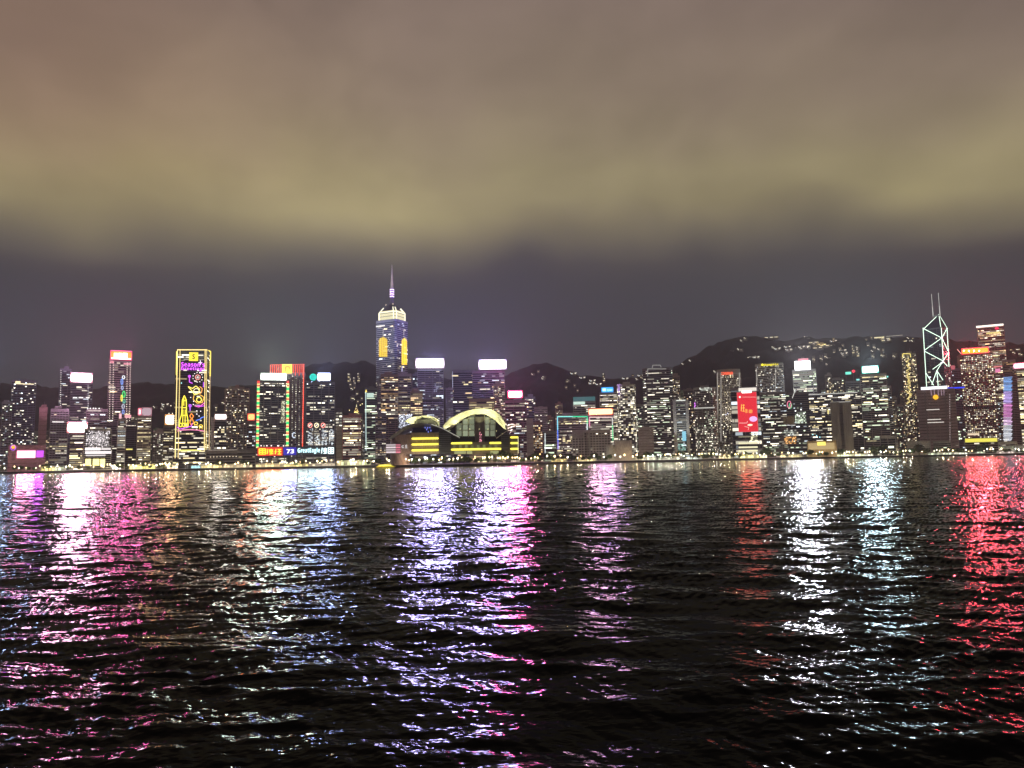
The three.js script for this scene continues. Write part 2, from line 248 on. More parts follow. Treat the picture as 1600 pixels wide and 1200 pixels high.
// a lit sign: housing > light panel, added border in its halo colour; its light stands just in front of it
function sign(t, { x, y, col = [1, 1, 1], pow = 3, light, L = 0, rim, rimPow = 1.6, off = 1.2, legs = 0, name = 'rooftop_sign', label, rimW = 0.9, face = 'front', up = 12, upCol }) {
  const [a, b] = corners(t, x, y, off, face), c = a.clone().add(b).multiplyScalar(0.5), side = face !== 'front', w = Math.abs(side ? b.z - a.z : b.x - a.x), h = b.y - a.y, turn = !side ? 0 : face === 'east' ? Math.PI / 2 : -Math.PI / 2;
  const hs = mesh(name, box(w + 0.8, h + 0.8, 1.2, 0, 0, -0.7), steel, t.g); hs.position.copy(c); hs.rotation.y = turn; if (label) hs.userData.label = label;
  const r = Math.min(w, h) * (name === 'screen' || name === 'podium_sign' ? 0.03 : 0.32), sh = new THREE.Shape(), X = w / 2, Y = h / 2;
  sh.moveTo(-X + r, -Y); sh.lineTo(X - r, -Y); sh.quadraticCurveTo(X, -Y, X, -Y + r); sh.lineTo(X, Y - r); sh.quadraticCurveTo(X, Y, X - r, Y); sh.lineTo(-X + r, Y); sh.quadraticCurveTo(-X, Y, -X, Y - r); sh.lineTo(-X, -Y + r); sh.quadraticCurveTo(-X, -Y, -X + r, -Y);
  const pg = new THREE.ExtrudeGeometry(sh, { depth: 0.5, bevelEnabled: false, curveSegments: 4 }); pg.translate(0, 0, -0.05);
  mesh('light_panel', pg, glow(...col, pow), hs);
  if (rim) { const q = rimW; mesh('halo_border', mergeGeometries([box(w + 2 * q, q, 0.8, 0, Y + q / 2, 0.1), box(w + 2 * q, q, 0.8, 0, -Y - q / 2, 0.1), box(q, h - 0.01, 0.8, X + q / 2, 0, 0.1), box(q, h - 0.01, 0.8, -X - q / 2, 0, 0.1)]), glow(...rim, rimPow), hs); }  // coloured halo round the sign, put into an added glowing border
  if (legs) { const gs = []; for (let i = 0; i <= legs; i++) { const lx = -X + 1 + i / legs * (w - 2); gs.push(bar([lx, -Y - (a.y - t.H) - 0.2, -1], [lx, Y, -1], 0.25, 4), bar([lx, -Y - (a.y - t.H) - 0.2, -5], [lx, Y * 0.4, -1.2], 0.2, 4)); } mesh('support_truss', mergeGeometries(gs), steel, hs); }
  if (L) { const l = new THREE.RectAreaLight(new THREE.Color().setRGB(...(light ?? col)), L * LIGHT, w, h); l.position.copy(c); l.rotation.y = turn + Math.PI; l.translateZ(-0.75); l.name = 'sign_light'; t.g.add(l); }
  if (L >= 120) {                                                   // added trough and upward light that make the haze glow above the sign
    const tr = mesh('added_uplight_trough', box(w, 0.5, 1.6, 0, Y + (rim ? rimW : 0) + 0.5, -1.2), glow(...(light ?? col), 3), hs), u = new THREE.RectAreaLight(new THREE.Color().setRGB(...(upCol ?? light ?? col)), L * up, w, 1.6); u.rotation.x = Math.PI / 2; u.position.set(0, Y + (rim ? rimW : 0) + 1, -1.2); u.name = 'added_uplight'; hs.add(u);
  }
  return hs;
}
const LIGHT = 1.1;
// a field of small lit panes of uneven strength
function paneField(t, x, y, nx, ny, col, pow, fill = 0.85, off = 0.75) { const R = rng(nx * 131 + ny * 17 + Math.round(x[0] * 3)), a = t.loc(x[0], y[1], off), b = t.loc(x[1], y[0], off), w = (b.x - a.x) / nx, h = (b.y - a.y) / ny, q = [quads(), quads(), quads()]; for (let j = 0; j < ny; j++) for (let i = 0; i < nx; i++) { if (R() > fill) continue; const x0 = a.x + (i + 0.1) * w, y0 = a.y + (j + 0.15) * h, x1 = x0 + w * 0.8, y1 = y0 + h * 0.7; q[Math.floor(R() * 3)].add([x0, y0, a.z], [x1, y0, a.z], [x1, y1, a.z], [x0, y1, a.z]); } q.forEach((s, k) => s.count && mesh('lit_glazing', s.geo(), glow(...col, +(pow * [0.35, 1, 2.2][k]).toFixed(3)), t.g, 'stuff')); }
// floodlights on brackets wash a pale facade
function washed(t, cd, col = [1, 0.9, 0.72], n = 2) { for (let i = 0; i < n; i++) { const x = ((i + 0.5) / n - 0.5) * t.W, y = t.H * 0.25, z = t.B / 2 + 34, s = new THREE.SpotLight(new THREE.Color().setRGB(...col), cd, 0, 0.62, 0.9); s.position.set(x, y, z); s.target.position.set(x, t.H * 0.78, t.B / 2); t.g.add(s, s.target); mesh('floodlight', mergeGeometries([box(1, 0.8, 1, x, y - 1.3, z), bar([x, y - 1.4, z - 0.4], [x, y - 1.4, t.B / 2], 0.15, 4)]), steel, t.g); } }
// a neon tube along points on a face
function neon(t, pts, col, pow = 2, r = 0.45, name = 'neon_tube', off = 0.9, face = 'front', closed = false) { const P = pts.map(([x, y]) => t.loc(x, y, off, face).toArray()); if (closed) P.push(P[0]); return mesh(name, path(P, r, 5), glow(...col, pow), t.g); }
const ring = (cx, cy, rx, ry = rx, n = 12, a0 = 0, a1 = 2 * Math.PI) => Array.from({ length: n + 1 }, (_, i) => { const a = a0 + (a1 - a0) * i / n; return [cx + Math.cos(a) * rx, cy - Math.sin(a) * ry]; });
function dots(t, pts, col, pow, s = 0.9, name = 'lamp_string', off = 0.8, face = 'front') { return mesh(name, mergeGeometries(pts.map(([x, y]) => { const p = t.loc(x, y, off, face), g = new THREE.OctahedronGeometry(s, 0); g.translate(p.x, p.y, p.z); return g; })), glow(...col, pow), t.g, 'stuff'); }
function panel(t, x, y, mat, name, off = 0.7, th = 0.5, face = 'front') { const [a, b] = corners(t, x, y, off, face), s = face !== 'front', m = mesh(name, box(s ? th : Math.abs(b.x - a.x), Math.abs(b.y - a.y), s ? Math.abs(b.z - a.z) : th), mat, t.g); m.position.copy(a.add(b).multiplyScalar(0.5)); return m; }
function letters(t, str, x, y, col, pow, font, off = 1.1, name = 'lettering', depth = 0.5) {
  const a = t.loc(x[0], y[1], off), b = t.loc(x[1], y[0], off), g = new TextGeometry(str, { font, size: 10, depth, curveSegments: 3 }); g.computeBoundingBox(); const bb = g.boundingBox;
  g.translate(-bb.min.x, -bb.min.y, 0); g.scale((b.x - a.x) / (bb.max.x - bb.min.x), (b.y - a.y) / (bb.max.y - bb.min.y), 1);
  const m = mesh(name, g, glow(...col, pow), t.g); m.position.copy(a); return m;
}
const FB = await new FontLoader().loadAsync('fonts/droid/droid_sans_bold.typeface.json');
const FS = await new FontLoader().loadAsync('fonts/droid/droid_serif_bold.typeface.json');
const WHITE = [1, 0.97, 1], GOLD = [1, 0.78, 0.12], RED = [1, 0.06, 0.05], PURPLE = [0.75, 0.12, 1], PINK = [1, 0.2, 0.5];
let t;
// ---- eastern district
t = tower({ n: 'office_tower', l: 'dark tower at the skyline edge under a blue-white rooftop sign', x: [-46, 0], top: 598, d: 1480, lit: 0.12, run: 4, pal: 'wc', wall: [0.16, 0.16, 0.2] });
sign(t, { x: [-42, -4], y: [578, 597], col: [0.75, 0.85, 1], light: [0.45, 0.6, 1], L: 130, rim: [0.3, 0.45, 1], legs: 3 });
tower({ n: 'apartment_tower', l: 'slim grey apartment tower with stacked balconies beside a wider dark tower', x: [4, 19], top: 629, d: 1500, B: 18, fh: 3.4, bw: 3, band: 0.5, pe: 2, lit: 0.16, pal: 'wwcg', wall: [0.26, 0.25, 0.28] });
t = tower({ n: 'apartment_tower', l: 'broad dark blue tower with bright strip below its roof and scattered white windows', x: [19, 57], top: 595, d: 1540, B: 34, fh: 3.6, bw: 3.2, lit: 0.12, pal: 'wwcw', br: 1.4, wall: [0.14, 0.14, 0.2], pe: 3, mast: 6 });
panel(t, [23, 53], [599, 600.6], glow(1, 0.85, 0.55, 1.3), 'crown_light_strip'); panel(t, [24, 32], [595.6, 598.6], glow(1, 0.8, 0.45, 1.5), 'crown_light_strip');
t = tower({ n: 'concrete_slab_tower', l: 'narrow windowless pink concrete slab between dark towers', x: [62, 74], top: 637, d: 1420, B: 16, lit: 0, band: 0.96, pal: 'w', wall: [0.42, 0.26, 0.27], fh: 9, mast: 12 });
t = tower({ n: 'harbour_hotel', l: 'low rose-lit waterfront block carrying a long pink and purple screen', x: [14, 72], top: 697, d: 1330, B: 26, lit: 0.1, run: 2, pal: 'wo', wall: [0.5, 0.26, 0.33], band: 0.93, fh: 8, pe: 0, plant: 0 });  // rose glow of the screen is put into the wall colour
sign(t, { x: [27, 55], y: [704.5, 715], col: [1, 0.82, 0.86], pow: 1.8, light: [1, 0.3, 0.6], L: 40, rim: [1, 0.25, 0.5], name: 'screen' });
sign(t, { x: [57, 68], y: [704, 714.5], col: [0.62, 0.08, 0.95], pow: 1.4, light: [0.6, 0.1, 1], L: 30, name: 'screen' });
mesh('round_sign', new THREE.CylinderGeometry(3.6, 3.6, 1, 16).rotateX(Math.PI / 2), glow(1, 0.45, 0.03, 1.5), t.g).position.copy(t.loc(21, 698, 1.6)); neon(t, ring(20.6, 699.4, 4, 4, 14), [0.5, 0.1, 1], 1.2, 0.6, 'neon_ring', 2);
t = tower({ l: 'dark tower edged by a vertical string of white lights', x: [94, 112], top: 577, d: 1700, B: 26, lit: 0.07, run: 3, pal: 'cw', wall: [0.12, 0.12, 0.17], glass: 'blue' });
dots(t, Array.from({ length: 17 }, (_, i) => [95.4 - i * 0.06, 579 + i * 3.4]), [1, 0.95, 0.85], 2.4, 0.8);
t = tower({ l: 'blue-grey tower capped by a wide white sign with a pink rim', x: [111, 145], top: 599, d: 1620, B: 30, lit: 0.10, run: 5, pal: 'wcw', wall: [0.15, 0.15, 0.2], glass: 'blue' });
sign(t, { x: [110.5, 144], y: [583.5, 597], col: WHITE, pow: 5, light: [1, 0.5, 0.76], L: 150, rim: [1, 0.35, 0.5], legs: 4 });
dots(t, Array.from({ length: 14 }, (_, i) => [137.6, 602 + i * 2.6]), [1, 1, 1], 1.8, 0.7); panel(t, [114, 120.5], [620.6, 622], glow(1, 0.95, 0.9, 1.8), 'window'); panel(t, [123, 130], [620.6, 622], glow(1, 0.95, 0.9, 1.8), 'window'); panel(t, [134, 140], [620.6, 622], glow(1, 0.95, 0.9, 1.6), 'window');
t = tower({ l: 'grey office block with an open square facade grid and one white light line', x: [80, 107.5], top: 640, d: 1430, B: 30, fh: 4.4, bw: 5.2, pe: 1, lit: 0.22, run: 3, pal: 'wwy', litAt: v => v < 0.55 ? 1.4 : 0.2, wall: [0.24, 0.24, 0.27] });
panel(t, [81.5, 100], [658.6, 659.8], glow(1, 0.95, 0.9, 1.5), 'light_strip');
t = tower({ l: 'office block striped with yellow windows under a white sign with red rim', x: [110, 133.5], top: 677, d: 1370, B: 24, fh: 4, lit: 0.62, run: 6, pal: 'yyw', wall: [0.12, 0.11, 0.11] });
sign(t, { x: [105.5, 136], y: [660.5, 675.5], col: WHITE, pow: 5, light: [1, 0.5, 0.74], L: 130, rim: [1, 0.25, 0.25], legs: 4 });
t = tower({ l: 'mid-rise grey block with a row of lamps along its roof edge', x: [136, 168], top: 640, d: 1480, B: 30, lit: 0.16, run: 5, pal: 'wc', wall: [0.3, 0.27, 0.3] });
dots(t, [[137, 638.4], [141, 638], [146, 638], [149.5, 638.2], [155, 638.2]], [1, 1, 0.95], 3.2, 1.1); panel(t, [137, 158], [641.2, 642.4], glow(1, 0.9, 0.8, 0.9), 'light_strip');
// block with a shimmering media facade: rows of light bars of uneven strength
t = tower({ l: 'block with shimmering white media facade above a bright yellow-lit base', x: [132.5, 174.5], top: 671, d: 1350, B: 28, lit: 0, band: 0.3, pal: 'w', wall: [0.4, 0.38, 0.38], plant: 0 });
{ const R = rng(31), sets = [0.35, 0.7, 1.3].map(() => quads()), a = t.loc(134, 699, 0.6), b = t.loc(172, 672.5, 0.6), w = b.x - a.x, h = b.y - a.y;
  for (let r = 0; r < 14; r++) for (let c = 0; c < 30; c++) { const u = c / 30, v = r / 14, q = Math.exp(-((u - 0.45) ** 2) / 0.09 - ((v - 0.55) ** 2) / 0.16); if (R() > 0.5 + q * 0.5) continue; const k = R() < 0.5 ? 0 : R() < 0.6 ? 1 : 2, x0 = a.x + u * w, y0 = a.y + v * h; sets[k].add([x0, y0, a.z], [x0 + w / 30 * 0.85, y0, a.z], [x0 + w / 30 * 0.85, y0 + h / 14 * 0.55, a.z], [x0, y0 + h / 14 * 0.55, a.z]); }
  sets.forEach((s, k) => mesh('light_bar', s.geo(), glow(1, 0.92, 0.94, [0.6, 1.3, 2.6][k]), t.g, 'stuff'));
  for (const [x0, x1, y0, y1, p] of [[133, 157, 699.5, 703.6, 1.7], [158, 173, 700, 703, 1.0], [133, 174, 705, 709, 1.3], [134, 165, 710.4, 712.6, 0.8]]) panel(t, [x0, x1], [y0, y1], glow(1, 0.93, 0.92, p), 'light_band');
  for (const [x0, x1] of [[133.5, 142], [145, 155], [156.5, 164]]) panel(t, [x0, x1], [717, 727], glow(1, 0.9, 0.32, 2), 'shopfront_window'); }
t = tower({ l: 'tall tower with pearl light columns on both edges and a red and amber roof sign', x: [170.5, 206], top: 563, d: 1520, B: 32, lit: 0.14, run: 4, pal: 'wwy', wall: [0.2, 0.17, 0.19] });
sign(t, { x: [173, 205.5], y: [549, 561.5], col: [1, 0.3, 0.05], pow: 1.7, light: [1, 0.14, 0.45], L: 320, up: 3, rim: [1, 0.05, 0.22], rimPow: 2, legs: 4 });
for (const [x0, x1] of [[178, 184], [185, 191], [192, 199]]) panel(t, [x0, x1], [551.5, 559], glow(1, 0.95, 0.7, 3), 'sign_character', 2.2, 0.6); panel(t, [174, 204.6], [559.4, 561], glow(1, 0.95, 0.8, 3.5), 'sign_underline', 2.2, 0.6);
for (const [x, dx] of [[172.2, 0], [177.2, 0], [198.8, 0], [203.6, 0]]) dots(t, Array.from({ length: 27 }, (_, i) => [x - i * 0.045, 567 + i * 3.6]), [1, 0.86, 0.72], 2.2, 0.85);
panel(t, [172, 178], [563.5, 567.5], glow(1, 0.35, 0.45, 0.9), 'sign_panel'); panel(t, [193, 204], [567, 570], glow(1, 0.4, 0.5, 0.9), 'sign_panel');
{ const R = rng(8); for (const [x, y, w, h, c, p] of [[189, 592, 3, 9, [0.2, 0.4, 1], 1], [191, 587, 4, 5, [0.9, 0.95, 1], 1.2], [189.5, 603, 3, 6, [0.5, 0.65, 1], 0.8], [191.5, 611, 4, 10, [0.05, 0.85, 0.2], 1.1], [189, 617, 2.2, 10, [1, 0.85, 0.1], 1.1], [192, 624, 3.6, 6, [0.1, 0.7, 0.5], 0.8], [190.5, 632, 4, 6, [0.7, 0.75, 0.9], 0.8], [191, 640, 3, 7, [0.3, 0.45, 1], 0.8]]) neon(t, ring(x + w / 2, y + h / 2, w / 2, h / 2, 8), c, p * 1.2, 0.8, 'festive_neon'); }
tower({ l: 'dark block with a thin light line on its parapet behind the waterfront', x: [167, 186], top: 662, d: 1440, B: 24, lit: 0.1, run: 3, pal: 'w', wall: [0.12, 0.11, 0.13] });
t = tower({ l: 'slender tower with ladder-like white windows and a pink lit crown', x: [184.5, 197], top: 655, d: 1380, B: 16, fh: 4.2, bw: 3, lit: 0.55, run: 4, pal: 'wwc', wall: [0.3, 0.26, 0.27] });
panel(t, [186, 190], [646, 654], glow(1, 0.55, 0.6, 1.1), 'crown_sign', 0.2, 1.5); panel(t, [195, 205], [648, 653], glow(1, 0.45, 0.5, 1), 'crown_sign', 0.2, 1.5);
t = tower({ l: 'black low-rise block marked by a line of lamps at the eaves', x: [196.5, 214], top: 664, d: 1420, B: 26, lit: 0.04, run: 2, pal: 'y', wall: [0.06, 0.06, 0.07] });
dots(t, Array.from({ length: 7 }, (_, i) => [198 + i * 2.2, 665]), [1, 0.9, 0.7], 2, 0.8); panel(t, [197, 207], [701, 703], glow(1, 0.85, 0.2, 1.2), 'light_strip');
t = tower({ l: 'brown tower with yellow window stripes under a pink and white box sign', x: [215.5, 236.5], top: 650, d: 1400, B: 24, lit: 0.4, run: 5, pal: 'wyy', wall: [0.24, 0.2, 0.19] });
sign(t, { x: [222, 236.5], y: [637.5, 649], col: [1, 0.72, 0.82], pow: 0.55, rim: [1, 0.4, 0.5], rimPow: 0.5 }); sign(t, { x: [215.5, 221], y: [637.5, 649], col: [1, 0.22, 0.3], pow: 1.2, light: [1, 0.3, 0.4], L: 30, name: 'side_sign' }); letters(t, 'B', [217, 220], [640, 647], [1, 0.9, 0.9], 2, FB, 2.2);
tower({ n: 'apartment_tower', l: 'thin pale grey stepped block between the brown tower and the gold outlined one', x: [240, 257], top: 675, d: 1450, B: 18, fh: 3.4, bw: 3, pe: 1, lit: 0.22, pal: 'ww', wall: [0.34, 0.33, 0.32], band: 0.5 });
t = tower({ l: 'dark block with yellow window rows under a glowing orange and white sign', x: [256, 277], top: 665, d: 1390, B: 26, lit: 0.5, run: 6, pal: 'yyw', wall: [0.1, 0.09, 0.08] });
sign(t, { x: [258.5, 276], y: [648.5, 663], col: [1, 0.88, 0.66], pow: 3.4, light: [1, 0.5, 0.25], L: 34, rim: [1, 0.42, 0.1], legs: 2 }); mesh('mast', bar(t.loc(267, 648, -2).toArray(), t.loc(267, 634, -2).toArray(), 0.35), steel, t.g); dots(t, [[267, 634], [264, 646], [269.5, 646]], [1, 0.85, 0.6], 3, 0.9);

// ---- gold outlined tower with festive neon
t = tower({ l: 'tall black tower outlined in gold with purple festive lettering and neon figures', x: [275, 330], top: 547, d: 1400, B: 52, ph: -7, lit: 0.1, run: 6, pal: 'wwy', wall: [0.05, 0.05, 0.06], fh: 4.2, litAt: v => v < 0.3 ? 2.2 : 0.5, plant: 0 });
{ const G = [1, 0.76, 0.28], P = [0.72, 0.1, 0.95];
  for (const [xt, xb, p] of [[277.4, 273.6, 1.8], [281.4, 278.4, 1.2]]) neon(t, [[xt, 547], [xb, 716]], G, p, 0.75, 'edge_light', 0.8);
  for (const [xt, xb, p] of [[320.6, 319.2, 1.6], [323, 322, 1.1]]) neon(t, [[xt, 547], [xb, 704]], G, p, 0.7, 'edge_light', 0.8);
  neon(t, [[277, 546.6], [323, 546.6]], G, 1.8, 0.9, 'edge_light', 0.8); neon(t, [[276, 549], [275.5, 586]], GOLD, 1.8, 0.8, 'edge_light', 1.5);
  { const a = t.loc(323.5, 547, 0.8).toArray(); const c = (px, py) => t.loc(px, py, 0.8, 'east').toArray(); mesh('edge_light', path([a, c(328.6, 549)], 1.1), glow(...GOLD, 1.8), t.g); mesh('edge_light', path([c(328.8, 549), c(328.2, 588)], 1.3), glow(...GOLD, 1.6), t.g); mesh('edge_light', path([c(328.2, 588), c(326.6, 706)], 0.7), glow(1, 0.7, 0.35, 0.9), t.g); }
  const lg = panel(t, [295.4, 309.6], [550.5, 564], glow(1, 0.8, 0.05, 1.35), 'logo_panel', 1.2, 1); letters(t, 'S', [300.5, 304.6], [553.5, 561], [0.05, 0.04, 0.01], 0.1, FB, 1.9, 'logo_letter', 0.3);
  letters(t, "Season's", [283, 320], [566.5, 572.6], P, 2, FB, 1.1); letters(t, 'Greetings', [282.6, 319.6], [573.4, 579.6], P, 2, FB, 1.1);
  neon(t, [[313, 563], [313, 570]], [0.95, 0.8, 1], 2.2, 0.5); neon(t, [[310, 566.5], [316, 566.5]], [0.95, 0.8, 1], 2.2, 0.5);
  dots(t, ring(309, 589.5, 7.6, 7.6, 11), [1, 0.97, 0.95], 2.4, 0.95, 'wheel_lamp'); neon(t, ring(309, 589.5, 4, 4, 10), [1, 0.3, 0.25], 1.6, 0.5, 'wheel_rim'); for (let k = 0; k < 3; k++) neon(t, [ring(309, 589.5, 3.6, 3.6, 6)[k], ring(309, 589.5, 3.6, 3.6, 6)[k + 3]], [1, 0.85, 0.8], 1.4, 0.35, 'wheel_spoke');
  neon(t, [[296, 587], [296, 597], [301, 599]], P, 1.6, 0.8); neon(t, ring(296, 588, 1.8, 1.8, 8), P, 1.6, 0.6); neon(t, [[318, 597], [318, 605]], [0.5, 0.1, 0.9], 1.4, 0.9); dots(t, [[283.5, 598.5]], [0.4, 0.95, 1], 2, 1.2, 'star_lamp');
  neon(t, [[294, 604], [301, 612], [304, 617], [310, 615], [312, 608], [306, 603], [301, 607], [294, 604]], [1, 0.82, 0.15], 1.8, 0.8); neon(t, ring(307, 611, 4.4, 4, 10), [1, 0.9, 0.55], 1.5, 0.7); neon(t, [[312, 604], [316, 607], [315, 613], [311, 616]], [1, 0.4, 0.1], 1.6, 0.7);
  neon(t, [[303, 618], [302, 624], [308, 630], [316, 629], [319, 621], [313, 617]], [1, 0.55, 0.08], 1.6, 0.7); neon(t, ring(311, 624.5, 4, 3.6, 10), [1, 0.85, 0.12], 1.7, 0.9); neon(t, [[304, 634], [311, 636], [320, 629]], [1, 0.15, 0.7], 1.6, 0.7); neon(t, [[308, 633], [314, 635], [320, 634]], P, 1.6, 0.7);
  dots(t, [[298, 621], [302, 632], [302.5, 627], [307.5, 642], [313.5, 642.5], [307.5, 647], [311, 650]], [1, 0.92, 0.95], 2.2, 1.1, 'star_lamp');
  neon(t, [[297, 632], [297, 642]], [0.55, 0.12, 0.95], 1.5, 0.9); neon(t, ring(297, 634, 2, 2.2, 8), [0.55, 0.12, 0.95], 1.5, 0.7);
  // neon clock tower
  const Y = [1, 0.83, 0.06]; neon(t, [[288, 618], [285, 625], [284, 645], [283, 650], [281, 656], [280.5, 663]], Y, 1.8, 0.85); neon(t, [[288, 618], [291, 625], [291.5, 645], [292.5, 650], [293.5, 656], [294, 663]], Y, 1.8, 0.85); neon(t, [[285, 626], [291, 626]], Y, 1.7, 0.9); neon(t, [[284.6, 637], [291.4, 637]], Y, 1.7, 0.9); neon(t, [[283, 649], [292.5, 649]], Y, 1.7, 0.9); neon(t, [[287.2, 622], [287.2, 634]], Y, 1.5, 0.9); neon(t, [[289.4, 640], [289.2, 662]], Y, 1.5, 0.8); neon(t, [[286, 640], [285.4, 662]], Y, 1.5, 0.8); for (const x of [282.4, 287.4, 292]) neon(t, ring(x, 664, 2.2, 3, 9), Y, 1.7, 0.8);
  neon(t, [[299, 646], [296.5, 650], [299, 654], [296.5, 660], [299, 664]], [1, 0.3, 0.04], 1.7, 0.8); neon(t, [[299, 646], [302.5, 650], [300, 654], [303, 660], [299, 664]], [1, 0.3, 0.04], 1.7, 0.8); neon(t, [[306, 657], [312, 655.5], [315, 652.5], [320, 651]], [0.12, 0.25, 1], 1.8, 0.7);
  for (const [x, y] of [[306, 661.5], [313.8, 666]]) { neon(t, ring(x, y, 2.8, 2.4, 9), [1, 0.72, 0.08], 1.7, 0.7); neon(t, [[x - 2, y + 2.6], [x - 2.2, y + 5]], [1, 0.6, 0.08], 1.5, 0.5); neon(t, [[x + 2, y + 2.6], [x + 2, y + 5]], [1, 0.6, 0.08], 1.5, 0.5); }
  neon(t, [[276.5, 667], [281, 670.5], [287, 669], [293, 667.5], [299, 666], [300.5, 661]], P, 1.6, 0.8); neon(t, [[277, 673.5], [285, 672], [297, 671.4], [309, 672], [320, 673.8]], [1, 0.25, 0.5], 1.5, 0.7);
  panel(t, [280, 314], [702.6, 704.6], glow(1, 0.85, 0.2, 1.4), 'light_strip'); for (let i = 0; i < 6; i++) neon(t, [[283.4, 551.5 + i * 2.3], [293 - (i % 3) * 2, 551.5 + i * 2.3]], [1, 0.9, 0.7], i % 2 ? 0.9 : 0.3, 0.3, 'window'); for (let i = 0; i < 4; i++) neon(t, [[311, 553 + i * 3], [319, 553 + i * 3]], [1, 0.9, 0.7], i % 2 ? 0.9 : 0.4, 0.3, 'window'); }
t = tower({ l: 'round silver stair tower standing close beside the gold outlined tower', n: 'stair_tower', x: [330.5, 335], top: 653, d: 1380, B: 6, shape: 'round', band: 0.9, lit: 0, pal: 'w', wall: [0.55, 0.55, 0.58], plant: 0 });
t = tower({ l: 'small dark block with a white oval sign next to the twin apartment slab', x: [334.5, 354], top: 656, d: 1450, B: 26, lit: 0.3, run: 2, pal: 'wwy', wall: [0.13, 0.13, 0.15] });
sign(t, { x: [336, 353.5], y: [647.5, 655], col: [1, 0.98, 0.95], pow: 3, light: [1, 0.9, 0.8], L: 40, rim: [1, 0.6, 0.5], rimPow: 0.6 });
t = tower({ n: 'apartment_tower', l: 'tall brown-grey apartment slab with dark vertical recesses and warm dotted windows', x: [353, 389], top: 608, d: 1480, B: 26, fh: 3.3, bw: 2.9, pe: 4, pd: 2, pw: 1.6, lit: 0.17, pal: 'wowy', wall: [0.3, 0.25, 0.23], band: 0.5 });
panel(t, [357, 366], [603.5, 608], wall(0.5, 0.48, 0.42), 'plant_room', -3, 5); panel(t, [367, 373.5], [601.5, 608], wall(0.55, 0.36, 0.34), 'plant_room', -3, 5);
dots(t, [[355, 609], [361, 609], [373, 608.5], [381, 609.5], [386, 612]], [1, 0.85, 0.6], 2, 0.8);
t = tower({ l: 'narrow dark block topped by a small red and orange sign', x: [386, 400], top: 660, d: 1440, B: 20, lit: 0.2, run: 2, pal: 'cw', wall: [0.16, 0.12, 0.13] });
sign(t, { x: [387.5, 397.5], y: [647, 656], col: [1, 0.4, 0.12], pow: 2.2, light: [1, 0.25, 0.1], L: 60, rim: [1, 0.08, 0.05] });
t = tower({ n: 'podium_block', l: 'long low dark podium with a lamp line along its roof beside the gold outlined tower', x: [322, 401], top: 704, d: 1350, B: 34, lit: 0.05, run: 3, pal: 'y', wall: [0.13, 0.12, 0.12], fh: 5, plant: 0 });
dots(t, Array.from({ length: 9 }, (_, i) => [329 + i * 5, 714 - i * 0.1]), [1, 0.85, 0.6], 2.4, 0.8); panel(t, [325, 371], [702.6, 703.6], glow(1, 0.85, 0.7, 0.35), 'light_strip');

// ---- three harbour-front towers with red, green and white lights
t = tower({ l: 'tower behind with red neon fins and a gold square emblem on its roof', x: [421.5, 479], top: 583, d: 1460, B: 40, ph: -4, fh: 4.4, bw: 6.5, pe: 1, pw: 2.4, band: 0.55, lit: 0.8, pal: 'www', gap: 0.36, head: 0.2, wall: [0.17, 0.14, 0.17], br: 0.9, plant: 0 });
for (let i = 0; i < 7; i++) neon(t, [[422.6 + i * 3, 570], [422.6 + i * 3, 583]], [1, 0.07, 0.03], 1.6, 0.6, 'neon_fin', 0.6); for (let i = 0; i < 6; i++) neon(t, [[458.4 + i * 3, 570], [458.4 + i * 3, 583 + (i % 2) * 4]], [1, 0.07, 0.03], 1.6, 0.6, 'neon_fin', 0.6);
panel(t, [422, 476], [569.6, 583], wall(0.22, 0.06, 0.06), 'parapet_screen', 0.1, 0.6); neon(t, [[422, 570], [476.5, 569]], [1, 0.12, 0.08], 1.3, 0.5, 'neon_tube', 0.6);
{ const hs = panel(t, [441, 456], [569.5, 583], glow(1, 0.62, 0.02, 1.5), 'emblem_panel', 1.4, 1); neon(t, [[446.5, 580], [446.5, 573], [452, 573], [452, 576]], [0.12, 0.06, 0], 0.3, 0.5, 'emblem_stroke', 2.3); neon(t, [[441, 583], [456, 583], [456, 569.5], [441, 569.5]], [1, 0.75, 0.1], 2, 0.5, 'emblem_border', 2, 'front', true); const l = new THREE.RectAreaLight(new THREE.Color().setRGB(1, 0.35, 0.08), 30, 18, 14); l.position.copy(t.loc(448, 576, 2.6)); l.rotation.y = Math.PI; t.g.add(l); }
neon(t, [[474.6, 570], [472.6, 698]], [1, 0.09, 0.05], 1.9, 0.75, 'edge_light', 1.2);
neon(t, ring(459.5, 680, 2.6, 4, 10, 0.8, 5.5), [0.75, 0.85, 1], 1.2, 0.9, 'festive_neon');
const redGreen = tower({ l: 'harbour-front tower framed by red and green light columns under a white sign', x: [401.5, 452], top: 595, d: 1360, B: 40, fh: 4, bw: 3.2, pe: 4, pw: 1.8, pd: 1.1, lit: 0.17, run: 4, pal: 'www', wall: [0.11, 0.11, 0.12], glass: 'blue', single: 60, plant: 0 });
t = redGreen;
sign(t, { x: [407.5, 447.5], y: [584.5, 593.5], col: WHITE, pow: 6, light: [0.8, 1, 0.86], L: 230, rim: [0.8, 1, 0.75], rimPow: 1, legs: 5 });
for (const [xt, xb] of [[403.8, 402.2], [449.8, 449]]) { const n = 48, top = 595, bot = xt < 420 ? 700 : 697; for (let i = 0; i < n; i++) { const y0 = top + (bot - top) * i / n, y1 = top + (bot - top) * (i + 0.92) / n, xm = xt + (xb - xt) * i / n, k = i < 2 ? 0 : [1, 1, 2, 0, 2][i % 5]; panel(t, [xm - 2, xm + 2], [y0, y1], glow(...[[1, 0.08, 0.06], [0.05, 0.85, 0.22], [1, 0.8, 0.3]][k], k === 2 ? 1.5 : 1.2), 'column_light', 1.4, 1); } }
